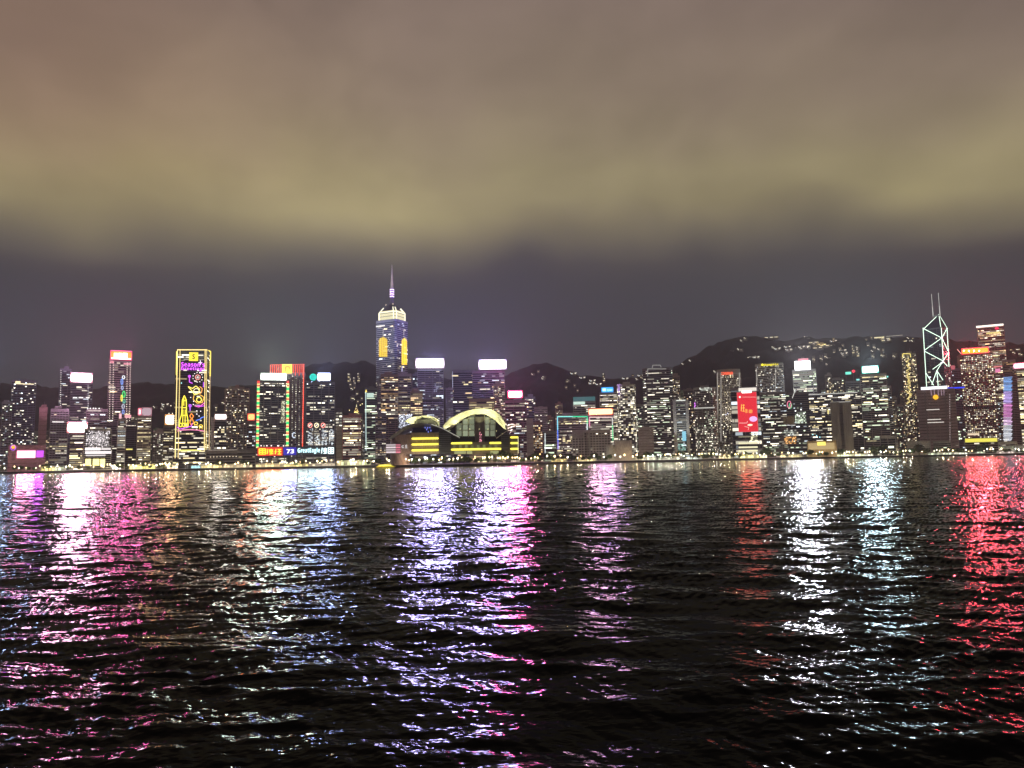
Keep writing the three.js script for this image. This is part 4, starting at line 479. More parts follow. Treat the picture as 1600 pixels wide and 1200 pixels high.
for (const y of [682, 691, 697.5, 703]) panel(t, [1154, 1184], [y, y + (y < 690 ? 0.8 : 2.6)], glow(1, 0.95, 0.6, y < 690 ? 0.6 : 1), 'light_strip', 0.8); paneField(t, [1172, 1183], [676, 690], 7, 5, [1, 0.95, 0.6], 0.83);
t = tower({ n: 'office_tower', l: 'broad dark tower below the curved hotel with cool and green lit rows', x: [1186, 1228.5], top: 614, d: 1540, B: 34, lit: 0.24, run: 5, pal: 'wgcw', wall: [0.16, 0.15, 0.15], plant: 0 });
t = tower({ n: 'hotel_tower', l: 'curved pale hotel tower with yellow roof lettering and striped walls', x: [1179.5, 1223.5], top: 569, d: 1600, B: 36, shape: 'bow', fh: 3.6, bw: 2.6, band: 0.55, lit: 0.3, pal: 'wwc', br: 0.8, wall: [0.5, 0.48, 0.44], plant: 0 });
washed(t, 11000, [1, 0.94, 0.82]);
{ const { W, B, H, g } = t; mesh('crown_drum', prism(plan('bow', W * 0.99, B * 0.98), H - 14, H + 3), wall(0.5, 0.48, 0.44), g); letters(t, 'Shangri-La', [1193, 1216], [567.5, 572.5], [1, 0.85, 0.03], 1.6, FS, 0.9); dots(t, [[1191, 570]], [1, 0.85, 0.03], 1.6, 3, 'logo', 0.9); neon(t, [[1182, 576], [1183, 614]], [1, 0.95, 0.85], 0.5, 0.6, 'edge_light', -3); neon(t, [[1211.5, 575], [1212, 614]], [1, 0.95, 0.85], 0.5, 0.6, 'edge_light', 0.2); }
t = tower({ l: 'tower with green-white window rows under a dazzling white sign', x: [1238, 1274.5], top: 578, d: 1640, B: 34, lit: 0.62, run: 6, pal: 'ggw', br: 0.8, wall: [0.36, 0.36, 0.36], plant: 0, pe: 12, pw: 2 });
sign(t, { x: [1242.5, 1265.5], y: [565, 577], col: WHITE, pow: 9, light: [0.9, 0.9, 1], L: 620, up: 9, rim: [1, 1, 1], rimPow: 3, rimW: 1.4, legs: 3 }); panel(t, [1247, 1263], [560, 564], glow(1, 0.4, 0.5, 1), 'sign_crest', 0.5, 1.2);
t = tower({ l: 'dark angular tower with zigzag lights, a flower neon and a tan drum', x: [1225, 1263], top: 614, d: 1520, B: 34, lit: 0.16, run: 2, pal: 'wcg', wall: [0.1, 0.1, 0.11], glass: 'blue', ph: 5, plant: 0 });
neon(t, [[1240, 607], [1246, 620], [1249, 633]], [1, 1, 0.9], 1.1, 0.7, 'zigzag_light', -3); neon(t, [[1238, 622], [1243, 608]], [1, 1, 0.9], 0.9, 0.6, 'zigzag_light', 0.8); neon(t, ring(1233, 632, 3, 5.5, 8), [1, 0.25, 0.4], 1.1, 0.8, 'flower_neon'); neon(t, ring(1235, 634, 2, 4, 8), [0.3, 1, 0.5], 0.9, 0.6, 'flower_neon'); dots(t, [[1251.5, 640], [1243, 642], [1246, 648], [1256, 646], [1249, 650]], [0.95, 1, 0.9], 3.4, 1.5, 'floodlight'); paneField(t, [1243, 1259], [643, 662], 10, 7, [0.85, 1, 0.75], 0.60); mesh('drum', new THREE.CylinderGeometry(11, 11, 16, 18), wall(0.55, 0.45, 0.3), t.g).position.copy(t.loc(1233, 657, -3)); paneField(t, [1226, 1245], [671, 680], 12, 3, [0.8, 0.85, 0.75], 0.52); paneField(t, [1226, 1244], [682, 694], 11, 5, [1, 0.5, 0.15], 0.75);
dots(t, Array.from({ length: 9 }, (_, i) => [1226 + i * 2, 664.4]), [1, 1, 0.95], 1.8, 0.8);
t = tower({ l: 'wide dark glass block with broken yellow-white rows behind the slotted concrete tower', x: [1260, 1344], top: 615, d: 1560, B: 40, lit: 0.2, run: 5, pal: 'wyw', wall: [0.11, 0.11, 0.12], single: 80, plant: 0 });
panel(t, [1262, 1340], [614.4, 615.4], glow(1, 1, 0.9, 0.7), 'roof_light_strip', 0.9); dots(t, [[1262, 678], [1266, 680], [1270, 679], [1276, 681], [1281, 683], [1258, 682]], [0.4, 0.9, 0.95], 2, 1.4, 'accent_lamp');
t = tower({ n: 'slotted_tower', l: 'concrete tower split by a dark vertical slot, standing in front of the wide dark block', x: [1297, 1329.5], top: 629, d: 1500, B: 30, fh: 20, band: 0.98, lit: 0, pe: 0, pal: 'w', wall: [0.2, 0.19, 0.165], plant: 0 });
 for (const [a, b] of [[1299.8, 1313.2], [1318.6, 1332]]) panel(t, [a, b], [628.6, 712], t.wm, 'wall_mass', 8, 15); panel(t, [1301, 1306], [640, 712], t.wm, 'wall_fin', 16.4, 1.6); panel(t, [1297, 1329], [627.4, 628.8], glow(1, 0.97, 0.88, 0.35), 'light_strip', 15); panel(t, [1293, 1295], [640, 647], glow(1, 0.85, 0.3, 1.2), 'wall_light', 0.7);
t = tower({ n: 'waterfront_hall', l: 'low warm-lit hall with a golden arch window on the waterfront', x: [1261, 1306], top: 690, d: 1430, B: 24, fh: 20, band: 0.05, solid: true, lit: 0, pal: 'y', wall: [0.5, 0.38, 0.2], plant: 0 });
panel(t, [1263, 1304], [692, 702], glow(1, 0.72, 0.32, 0.5), 'shopfront_window', 0.7); panel(t, [1277, 1290], [690.5, 696], glow(1, 0.82, 0.15, 1.5), 'arch_window', 1.2);
tower({ n: 'apartment_tower', l: 'narrow dark apartment tower with one bright warm column behind the wide block', x: [1289, 1299], top: 586, d: 1700, B: 20, fh: 3.3, bw: 2.6, lit: 0.34, pal: 'wyo', wall: [0.16, 0.14, 0.12] });
tower({ n: 'apartment_tower', l: 'dark apartment tower with a lit crown room behind the wide block', x: [1300, 1317.5], top: 592, d: 1720, B: 22, fh: 3.3, bw: 2.6, lit: 0.2, pal: 'wyg', wall: [0.16, 0.15, 0.14] });
t = tower({ l: 'brown-grey tower with green-white window rows under a white sign with teal rim', x: [1343.5, 1384.5], top: 585, d: 1600, B: 36, lit: 0.19, run: 5, pal: 'gywg', wall: [0.27, 0.23, 0.21], single: 50, plant: 0 });
sign(t, { x: [1347.5, 1372], y: [573, 582], col: WHITE, pow: 6, light: [0.62, 0.85, 0.95], L: 330, rim: [0.1, 0.9, 0.7], rimPow: 1.5, rimW: 1.3, legs: 2 });
t = tower({ l: 'lower side wing with a teal strip joined to the teal-signed tower', x: [1383.5, 1392], top: 604, d: 1620, B: 30, lit: 0.12, run: 2, pal: 'cw', wall: [0.28, 0.26, 0.26], plant: 0 }); panel(t, [1378, 1388], [587.6, 590], glow(0.3, 0.95, 0.85, 1.1), 'teal_strip', 0.5);
t = tower({ l: 'dark low tower with small teal and red roof lights beside the teal-signed tower', x: [1321, 1344], top: 596, d: 1640, B: 28, lit: 0.2, run: 3, pal: 'wg', wall: [0.13, 0.13, 0.14], plant: 0 }); panel(t, [1321, 1330], [581, 585], glow(0.2, 0.9, 0.7, 1.2), 'roof_sign', -4, 1); mesh('roof_sign', new THREE.SphereGeometry(3.4, 10, 8), glow(1, 0.06, 0.1, 1.3), t.g).position.copy(t.loc(1333.6, 580, -4)); panel(t, [1338, 1343], [592, 595], glow(0.3, 0.9, 0.85, 1.1), 'roof_sign', -4, 1); mesh('sign_frame', mergeGeometries([bar(t.loc(1322, 597, -4).toArray(), t.loc(1322, 581, -4.4).toArray(), 0.3), bar(t.loc(1333.6, 597, -4).toArray(), t.loc(1333.6, 580, -4.4).toArray(), 0.3)]), steel, t.g);
t = tower({ n: 'framed_hall', l: 'low dark glass hall inside a pale concrete frame behind the trees', x: [1375, 1401.5], top: 682, d: 1480, B: 24, fh: 5, lit: 0.25, run: 3, pal: 'yg', wall: [0.3, 0.29, 0.27], band: 0.2, plant: 0, litAt: v => v < 0.5 ? 1 : 0 }); for (const x of [1375.6, 1400.6]) panel(t, [x - 0.8, x + 0.8], [682, 700], wall(0.36, 0.34, 0.32), 'frame_post', 1.2, 2);
t = tower({ n: 'apartment_tower', l: 'slender apartment tower with golden crown and glowing golden window column', x: [1408.5, 1430.5], top: 553, d: 1850, B: 24, fh: 3.4, bw: 2.6, lit: 0.3, pal: 'yyow', br: 1.1, wall: [0.2, 0.18, 0.12], pe: 4 });
neon(t, [[1410, 558], [1411, 552.6], [1422, 552.6], [1423, 558]], [1, 0.8, 0.2], 1.4, 0.9, 'crown_light'); { const R = rng(3), q = quads(); for (let i = 0; i < 56; i++) { const p = t.loc(1415 + R() * 5 + (i > 30 ? 1 : 0), 560 + i * 1.3, 0.8), w = 2 + R() * 4; q.add([p.x, p.y, p.z], [p.x + w, p.y, p.z], [p.x + w, p.y + 1.2, p.z], [p.x, p.y + 1.2, p.z]); } mesh('lit_glazing', q.geo(), glow(1, 0.78, 0.25, 1.4), t.g, 'stuff'); }
for (const [x0, x1, top, l] of [[1391.5, 1401, 622, 'stubby speckled apartment block below the golden crowned tower'], [1400, 1411, 634, 'warm speckled apartment block touching the golden crowned tower'], [1429, 1440, 642, 'dim apartment block between the golden crowned tower and the bank headquarters']]) tower({ n: 'apartment_tower', l, x: [x0, x1], top, d: 1780, B: 20, fh: 3.3, bw: 2.6, lit: 0.2, pal: 'owyg', wall: [0.2, 0.18, 0.15] });

// ---- cross-braced tower with twin masts
t = tower({ n: 'braced_skyscraper', l: 'dark tower with white diagonal neon bracing and twin masts', x: [1442, 1480.5], top: 512.5, d: 1760, B: 41, ph: -20, fh: 4, lit: 0.05, run: 3, pal: 'wc', br: 0.6, wall: [0.1, 0.11, 0.12], glass: 'blue', plant: 0, band: 0.25, par: 0.2 });
{ const { W, B, H, g } = t, c = [0.74, 1, 0.78], N = (p, f = 'front') => neon(t, p, c, 2.4, 0.68, 'brace_light', 0.7, f), w = W / 2, b = B / 2, apex = [w * 0.72, H + 33, b * 0.5];
  const q = quads(), cs = [[-w, H, b], [w, H, b], [w, H, -b], [-w, H, -b]]; for (let i = 0; i < 4; i++) { const a = cs[i], e = cs[(i + 1) % 4]; q.add(a, e, apex, apex); } mesh('wedge_roof', q.geo(), blueGlass, g);
  for (const k of [0, 1, 2]) mesh('brace_light', bar(cs[k], apex, 0.68), glow(...c, 2.4), g);
  mesh('roof_platform', box(15, 4, 6, apex[0] - 5, apex[1] - 3, apex[2]), wall(0.5, 0.5, 0.48), g);
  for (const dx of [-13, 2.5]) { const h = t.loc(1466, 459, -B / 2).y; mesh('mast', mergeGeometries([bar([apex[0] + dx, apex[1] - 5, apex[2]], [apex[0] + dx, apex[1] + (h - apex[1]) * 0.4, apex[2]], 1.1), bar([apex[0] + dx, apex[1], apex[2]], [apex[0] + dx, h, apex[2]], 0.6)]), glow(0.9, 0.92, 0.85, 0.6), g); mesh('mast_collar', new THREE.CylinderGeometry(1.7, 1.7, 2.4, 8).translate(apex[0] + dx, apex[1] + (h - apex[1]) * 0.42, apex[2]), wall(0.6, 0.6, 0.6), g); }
  const X0 = 1442, X1 = 1470.8, X2 = 1480; // the two visible faces meet at X1
  const fx = (u, y) => [X0 + (X1 - X0) * u + (y - 512) * 0.06, y], sx = (u, y) => [X1 + (X2 - X1) * u + (y - 512) * 0.05, y];
  N([fx(0.01, 512), fx(0.01, 604)]); N([fx(1, 512), fx(1, 563)]); N([sx(0.97, 512), sx(0.97, 573)], 'east');
  N([fx(0.01, 513), fx(0.99, 528)]); N([fx(0.99, 528), fx(0.03, 547)]); N([fx(0.03, 549), fx(0.99, 564)]); N([fx(0.99, 565), fx(0.4, 577)]); N([sx(0.95, 513), sx(0.03, 528)], 'east'); N([sx(0.03, 528), sx(0.97, 549)], 'east'); N([sx(0.97, 551), sx(0.05, 564)], 'east'); N([sx(0.05, 565), sx(0.7, 572)], 'east');
  N([fx(0.02, 583), fx(0.4, 602)]); N([fx(0.62, 579), fx(0.3, 601)]); N([fx(0.62, 579), fx(0.64, 603)]); N([fx(0.62, 579), fx(0.92, 594)]); N([fx(0.99, 564), fx(0.62, 579)]); }
t = tower({ n: 'bank_headquarters', l: 'brown bank headquarters with banded wings, a white light bar and an orange roundel', x: [1431.5, 1491], top: 609, d: 1690, B: 44, fh: 7, bw: 7, pe: 3, pw: 1.8, band: 0.86, lit: 0.08, run: 4, pal: 'wwo', br: 0.5, wall: [0.26, 0.2, 0.2], glass: 'dark', plant: 0 });
panel(t, [1439, 1480], [604, 608], glow(0.92, 0.94, 1, 2.2), 'roof_light_bar', 0.8, 2); panel(t, [1480.4, 1507], [605, 607], glow(0.02, 0.05, 0.95, 1.4), 'roof_light_bar', -4, 1.2); mesh('round_emblem', new THREE.CylinderGeometry(5.4, 5.4, 1.2, 18).rotateX(Math.PI / 2), glow(1, 0.5, 0.02, 1.4), t.g).position.copy(t.loc(1462, 620.5, 1.8)); for (const [y, x0, x1] of [[639.5, 1447, 1468], [655, 1449, 1470], [659.5, 1448, 1475]]) panel(t, [x0, x1], [y, y + 1], glow(1, 0.95, 0.85, 0.9), 'window', 0.7); for (const x of [1447.5, 1479]) panel(t, [x - 0.9, x + 0.9], [614, 688], wall(0.42, 0.36, 0.35), 'wall_fin', 1.6, 1.6);
for (const x of [1455, 1460, 1466, 1471, 1475]) panel(t, [x - 0.5, x + 0.5], [608.5, 618], glow(0.9, 0.6, 0.75, 0.5), 'crown_fin', 0.9); dots(t, [[1484, 617], [1484.3, 661]].flatMap(([x, y]) => Array.from({ length: 11 }, (_, i) => [x, y + i * 3.6])), [1, 0.85, 0.85], 1.1, 0.8);
t = tower({ l: 'dark blue tower with two small green-lit panels between the bank and the grid tower', x: [1482, 1507], top: 577, d: 1860, B: 30, lit: 0.1, run: 2, pal: 'cg', wall: [0.13, 0.14, 0.19], glass: 'blue' }); paneField(t, [1491, 1500], [651, 657], 6, 3, [0.9, 1, 0.6], 1.20); paneField(t, [1491, 1501], [675, 688], 6, 5, [0.85, 1, 0.7], 0.60); panel(t, [1483, 1492], [571, 577.4], glow(1, 0.25, 0.3, 0.5), 'roof_sign', 0.4, 1.4);
t = tower({ l: 'bronze grid tower with dense warm windows under a red and yellow roof sign', x: [1494.5, 1550], top: 553, d: 1840, B: 50, ph: 7, fh: 4.2, bw: 4.2, pe: 1, pw: 1, band: 0.45, gap: 0.18, lit: 0.5, pal: 'wwwy', br: 0.85, litAt: v => v > 0.78 ? 1.4 : 1, skip: v => v > 0.44 && v < 0.47, wall: [0.2, 0.16, 0.14], plant: 0 });
sign(t, { x: [1503, 1544], y: [544.5, 551.5], col: [1, 0.42, 0.03], pow: 1.8, light: [1, 0.08, 0.12], up: 1.2, L: 600, rim: [1, 0.04, 0.06], rimPow: 3, rimW: 1.3 }); for (const x of [1506, 1514, 1522, 1530]) dots(t, [[x, 548]], [1, 1, 0.85], 3, 2, 'sign_character', 2.2); dots(t, Array.from({ length: 12 }, (_, i) => [1496 + i * 0.5, 546 + i * 0.6]), [1, 0.4, 0.35], 1.5, 1, 'accent_lamp'); panel(t, [1512, 1530], [677, 680], glow(1, 0.8, 0.55, 1), 'light_strip', 0.8);
t = tower({ l: 'tallest hillside tower behind the bronze grid tower, white roof edge and small red emblem', x: [1525.5, 1568], top: 510, d: 1980, B: 40, ph: 3, fh: 4.2, bw: 3.6, pe: 2, lit: 0.7, run: 3, pal: 'wwoy', br: 0.8, wall: [0.3, 0.22, 0.21], plant: 0 });
panel(t, [1525, 1568], [507.6, 510.4], glow(1, 0.9, 0.78, 1.8), 'roof_light_bar', 0.9, 2); mesh('round_emblem', new THREE.SphereGeometry(4, 10, 8).scale(1.2, 0.9, 0.3), glow(1, 0.04, 0.12, 1.2), t.g).position.copy(t.loc(1557.6, 513, 2)); panel(t, [1547, 1566], [572, 574], glow(1, 0.3, 0.3, 0.9), 'light_strip', 0.9); panel(t, [1555, 1563], [576, 582], glow(1, 0.3, 0.55, 0.9), 'accent_sign', 0.9); panel(t, [1541, 1563], [519, 521], glow(1, 0.85, 0.3, 1.1), 'lettering_bar', 0.9);
t = tower({ l: 'tower whose narrow side is a blue to magenta light wall', x: [1566, 1586], top: 563, d: 1760, B: 26, lit: 0.3, run: 3, pal: 'aw', br: 0.5, wall: [0.2, 0.17, 0.18], plant: 0, litAt: v => v > 0.82 ? 1 : 0 });
{ const R = rng(12); for (let i = 0; i < 48; i++) { const y = 589 + i * 2.1, k = i / 48, c = k < 0.22 ? [0.25, 0.5, 1] : k < 0.4 ? [0.6, 0.45, 1] : k < 0.62 ? [1, 0.35, 0.85] : k < 0.75 ? [0.9, 0.6, 0.95] : [0.85, 0.9, 1]; panel(t, [1567.4 + (i % 2) * 0.8, 1582 - (i % 3)], [y, y + 1.1], glow(...c, R() < 0.5 ? 0.9 : 1.4), 'light_bar', 0.9, 0.4); } }
t = tower({ l: 'yellow-striped tower at the skyline end under a pink sign', x: [1582, 1630], top: 576, d: 1740, B: 40, fh: 4.2, lit: 0.9, run: 9, pal: 'yyw', br: 0.9, wall: [0.16, 0.13, 0.1], plant: 0 });
sign(t, { x: [1584, 1604], y: [568, 575], col: [1, 0.72, 0.8], pow: 2.6, light: [1, 0.12, 0.2], up: 1.5, L: 260, rim: [1, 0.2, 0.4], rimPow: 1.3 }); panel(t, [1604, 1628], [566, 575], glow(1, 0.75, 0.2, 1), 'roof_sign', 0.6, 1);
t = tower({ n: 'tower_podium', l: 'low podium topped by a bright yellow light band below the bronze grid tower', x: [1507, 1559], top: 688, d: 1640, B: 30, fh: 5, lit: 0.3, run: 3, pal: 'wg', wall: [0.3, 0.3, 0.25], plant: 0 }); panel(t, [1508, 1558], [685, 690.5], glow(1, 0.9, 0.12, 1), 'yellow_light_band', 1, 1.4);
t = tower({ n: 'civic_block', l: 'low pale green-lit civic block in front of the bank headquarters', x: [1458, 1485], top: 690, d: 1560, B: 22, fh: 4, lit: 0.5, run: 4, pal: 'gg', br: 0.5, wall: [0.48, 0.5, 0.44], plant: 0 });
tower({ n: 'civic_block', l: 'plain grey civic hall with a pale roof slab behind round trees', x: [1417, 1453], top: 690, d: 1560, B: 22, fh: 12, band: 0.9, lit: 0, pal: 'g', wall: [0.4, 0.4, 0.37], plant: 0 });
tower({ n: 'civic_block', l: 'low pale block beside the yellow-banded podium', x: [1559.5, 1589], top: 691, d: 1580, B: 22, fh: 5, lit: 0.25, run: 3, pal: 'wg', br: 0.5, wall: [0.5, 0.5, 0.45], plant: 0 });
t = tower({ n: 'ferry_pier_hall', l: 'low pier hall with pink and cyan lights at the skyline end', x: [1589, 1640], top: 696, d: 1560, B: 22, fh: 5, lit: 0.4, run: 3, pal: 'wmc', br: 0.6, wall: [0.4, 0.4, 0.4], plant: 0 });
// ---- exhibition centre: winged roofs over glass halls
{ const D = 1080, pc = at(708, 700, D), beta = Math.atan2(pc.x, D), g = thing('exhibition_centre', 'winged-roof exhibition centre with yellow light bars on the waterfront', 'building', [pc.x, GY, -D], -beta); g.updateMatrixWorld();
  const inv = g.matrixWorld.clone().invert(), eye = camera.position.clone().applyMatrix4(inv);
  const L = (zx, zy, z = 0) => { const far = at(590 + zx / 6.667, 620 + zy / 6.667, D).applyMatrix4(inv).sub(eye), k = (z - eye.z) / far.z; return far.multiplyScalar(k).add(eye); };
  const conc = wall(0.4, 0.34, 0.33), white = wall(0.82, 0.8, 0.74, 0.5), dark = wall(0.06, 0.065, 0.08), yel = glow(1, 0.87, 0.1, 1.5);
  const blk = (name, x0, x1, y0, y1, z0, z1, m) => { const a = L(x0, y1, z1), b = L(x1, y0, z1); return mesh(name, box(b.x - a.x, b.y - Math.max(-0.5, a.y), z1 - z0, (a.x + b.x) / 2, (b.y + Math.max(-0.5, a.y)) / 2, (z0 + z1) / 2), m, g); };
  const curve = (pts, n) => { const c = new THREE.CatmullRomCurve3(pts); return c.getPoints(n - 1); };
  // shell: lip curve (front, above) > inner curve (over the glass) > back; a top skin closes it
  function shell(name, lip, inner, lipZ, inZ, backZ, drop, thick, m, n = 34) {
    const a = curve(lip.map(p => L(p[0], p[1], lipZ)), n), b = curve(inner.map(p => L(p[0], p[1], inZ)), n), rows = [a, b, b.map(p => new THREE.Vector3(p.x, p.y - drop, backZ)), b.map(p => new THREE.Vector3(p.x, p.y - drop + thick * 2, backZ)), b.map((p, i) => new THREE.Vector3(p.x, Math.max(p.y, a[i].y) + thick * 0.6, inZ - 6)), a.map(p => new THREE.Vector3(p.x, p.y + thick, lipZ))];
    const P = [], I = []; rows.forEach(r => r.forEach(p => P.push(p.x, p.y, p.z))); for (let r = 0; r < rows.length; r++) { const r2 = (r + 1) % rows.length; for (let i = 0; i < n - 1; i++) { const q = r * n + i, s = r2 * n + i; I.push(q, s, q + 1, q + 1, s, s + 1); } }
    const ge = new THREE.BufferGeometry(); ge.setAttribute('position', new THREE.Float32BufferAttribute(P, 3)); ge.setIndex(I); const flat = ge.toNonIndexed(); flat.computeVertexNormals(); flat.setAttribute('uv', new THREE.Float32BufferAttribute(new Float32Array(flat.attributes.position.count * 2), 2)); return mesh(name, flat, m, g);
  }
  const outer = [[676, 312], [740, 240], [820, 192], [900, 156], [1000, 130], [1100, 121], [1180, 130], [1250, 168], [1300, 222], [1330, 285], [1345, 338]], inner = [[722, 356], [800, 300], [870, 245], [940, 202], [1010, 182], [1065, 179], [1120, 182], [1200, 225], [1270, 288], [1320, 330], [1345, 346]];
  shell('great_roof', outer, inner, 10, 0, -70, 6, 1, white);
  shell('small_roof', [[285, 258], [340, 224], [420, 206], [500, 197], [580, 214], [645, 252]], [[372, 292], [400, 244], [470, 216], [540, 226], [600, 252], [642, 306]], -22, -30, -80, 4, 0.8, white, 24);
  shell('dark_wing_roof', [[105, 440], [180, 380], [270, 318], [360, 288], [450, 280], [560, 290], [640, 316], [700, 342], [780, 386], [855, 426]], [[150, 440], [210, 402], [280, 352], [360, 318], [450, 300], [560, 300], [640, 324], [700, 350], [780, 394], [855, 432]], 14, 6, -50, 2, 0.7, wall(0.2, 0.2, 0.23, 0.35), 30);
  mesh('wing_edge_light', path([[560, 288], [640, 314], [700, 340], [780, 384], [855, 424]].map(p => L(p[0], p[1], 14.8).toArray()), 0.35), glow(1, 1, 0.9, 0.6), g);
  shell('roof_tip', [[1335, 296], [1390, 282], [1455, 288]], [[1345, 346], [1390, 318], [1455, 292]], 8, 2, -30, 2, 0.6, wall(0.8, 0.72, 0.7, 0.5), 8);
  // arched glass hall: panes between mullions, the wall of the hall follows the inner curve
  const sh = new THREE.Shape(); [[722, 600], ...inner.map(p => [p[0] + 4, p[1] + 4]), [1345, 600]].forEach((p, i) => { const v = L(p[0], p[1], -2); i ? sh.lineTo(v.x, Math.max(0, v.y)) : sh.moveTo(v.x, Math.max(0, v.y)); });
  mesh('hall_wall', new THREE.ExtrudeGeometry(sh, { depth: 1, bevelEnabled: false }).translate(0, 0, -3), darkGlass, g);
  const topAt = x => { for (let i = 1; i < inner.length; i++) if (x <= inner[i][0]) { const [a, b] = [inner[i - 1], inner[i]]; return a[1] + (b[1] - a[1]) * (x - a[0]) / (b[0] - a[0]); } return 346; };
  for (const [c0, c1] of [[820, 880], [884, 944], [948, 1012], [1116, 1166], [1170, 1226]]) for (const [y0, y1] of [[190, 226], [230, 284], [290, 344], [352, 410]]) { const yt = Math.max(y0, topAt((c0 + c1) / 2) + 14); if (yt > y1 - 8) continue; const a = L(c0 + 5, y1, -1.6), b = L(c1 - 5, yt, -1.6); const m = mesh('pane', UNIT, glow(0.5, 0.58, 0.38, 0.3 + ((c0 * 7 + y0 * 3) % 5) * 0.07), g); m.position.set((a.x + b.x) / 2, (a.y + b.y) / 2, -1.7); m.scale.set(b.x - a.x, b.y - a.y, 0.4); }
  for (const x of [818, 882, 946, 1014, 1114, 1168, 1228]) { const a = L(x, 420, -1.2), b = L(x, topAt(x) + 6, -1.2); mesh('mullion', bar(a.toArray(), b.toArray(), 0.4, 4), wall(0.6, 0.62, 0.5), g); }
  for (const y of [228, 287, 348]) for (const [x0, x1] of [[820, 1014], [1114, 1228]]) { let xa = x0, xb = x1; while (topAt(xa) > y - 6 && xa < xb) xa += 6; while (topAt(xb) > y - 6 && xb > xa) xb -= 6; if (xb - xa > 20) mesh('transom', bar(L(xa, y, -1.2).toArray(), L(xb, y, -1.2).toArray(), 0.35, 4), wall(0.6, 0.62, 0.5), g); }
  blk('central_bay', 1016, 1112, 206, 600, -2, -0.6, wall(0.1, 0.09, 0.1)); { const q = quads(), R = rng(23); for (let i = 0; i < 40; i++) { const p = L(1058 + R() * 24, 370 + R() * 140, 1.8), w = 0.4 + R() * 0.8; q.add([p.x, p.y, p.z], [p.x + w, p.y, p.z], [p.x + w, p.y + 0.7, p.z], [p.x, p.y + 0.7, p.z]); } mesh('christmas_lamps', q.geo(), glow(1, 0.35, 0.45, 1.6), g, 'stuff'); }
  // podium wings
  const drumM = wall(0.45, 0.32, 0.3); blk('drum_wall', 180, 350, 392, 600, -30, 5, drumM); mesh('drum_end', new THREE.CylinderGeometry(14, 14, 1, 24, 1, false).scale(1, 1, 1), drumM, g); g.children[g.children.length - 1].scale.set(1, L(210, 420, 0).y, 1); g.children[g.children.length - 1].position.copy(L(236, 700, -10)).setY(L(210, 420, 0).y / 2);
  blk('west_hall', 350, 640, 372, 600, -30, 4, wall(0.42, 0.33, 0.32)); blk('upper_glass', 362, 640, 318, 372, -26, 1, new THREE.MeshStandardMaterial({ color: new THREE.Color().setRGB(0.02, 0.025, 0.08), roughness: 0.15 }));
  for (const [x, y] of [[495, 320], [522, 322], [545, 320], [512, 340], [555, 352], [528, 366]]) mesh('blue_lamp', box(1, 2.4, 0.6), glow(0.25, 0.3, 1, 1.2), g).position.copy(L(x, y, 1.8));
  blk('louvre_core', 640, 765, 345, 600, -30, 5, dark); for (let i = 0; i < 11; i++) { const a = L(640, 385 + i * 20, 6), b = L(765, 385 + i * 20, 6); mesh('louvre', box(b.x - a.x, 0.8, 1.4), wall(0.2, 0.22, 0.26), g).position.set((a.x + b.x) / 2, a.y, 5.8); }
  blk('hall_podium', 765, 1290, 465, 600, -6, 6, wall(0.15, 0.13, 0.11)); blk('east_core', 1290, 1370, 372, 600, -30, 5, dark); for (let i = 0; i < 8; i++) { const a = L(1290, 392 + i * 20, 6), b = L(1372, 392 + i * 20, 6); mesh('louvre', box(b.x - a.x, 0.8, 1.4), wall(0.2, 0.22, 0.26), g).position.set((a.x + b.x) / 2, a.y, 5.8); } blk('east_hall', 1370, 1468, 405, 600, -30, 4, wall(0.16, 0.14, 0.13));
  mesh('roof_strut', path([[1236, 432], [1340, 360], [1405, 338]].map(p => L(p[0], p[1], 7).toArray()), 0.6), wall(0.6, 0.58, 0.55), g);
  for (const [x0, x1, y] of [[355, 634, 434], [355, 634, 495], [355, 634, 556], [766, 984, 483], [1166, 1286, 481], [766, 1286, 546], [1384, 1464, 422], [1384, 1464, 482], [1384, 1464, 542]]) { const a = L(x0, y, 7), b = L(x1, y, 7), cg = new THREE.CapsuleGeometry(1.5, b.x - a.x - 2.4, 3, 8).rotateZ(Math.PI / 2); mesh('light_bar', cg, yel, g).position.copy(a.add(b).multiplyScalar(0.5)).setZ(y > 480 && x0 > 700 && x0 < 1300 ? 8 : 6.4); }
  mesh('edge_light', bar(L(1464, 418, 6).toArray(), L(1464, 590, 6).toArray(), 0.5), glow(1, 0.93, 0.5, 0.9), g);
  for (let i = 0; i < 4; i++) for (const [x0, x1, c] of [[88, 188, [1, 0.85, 0.88]], [190, 238, [1, 0.28, 0.38]]]) { const a = L(x0, 512 + i * 25, 9), b = L(x1, 492 + i * 25, 9); mesh('screen_strip', box(b.x - a.x, (b.y - a.y) * 0.9, 0.6), glow(...c, 0.55 + (i % 2) * 0.3), g).position.set((a.x + b.x) / 2, (a.y + b.y) / 2, 9); } blk('screen_wall', 84, 242, 484, 600, 2, 8, wall(0.2, 0.17, 0.18));
  { const r = (x, y, s) => mesh('logo_ring', path(ring(0, 0, s, s, 10, 0.8, 5.6).map(([u, v]) => { const p = L(x + u, y + v, 6); return p.toArray(); }), 0.35), glow(1, 1, 1, 1), g); r(264, 520, 11); r(300, 512, 9); mesh('logo_bar', box(3.6, 0.5, 0.4), glow(1, 1, 1, 1), g).position.copy(L(298, 532, 6)); }
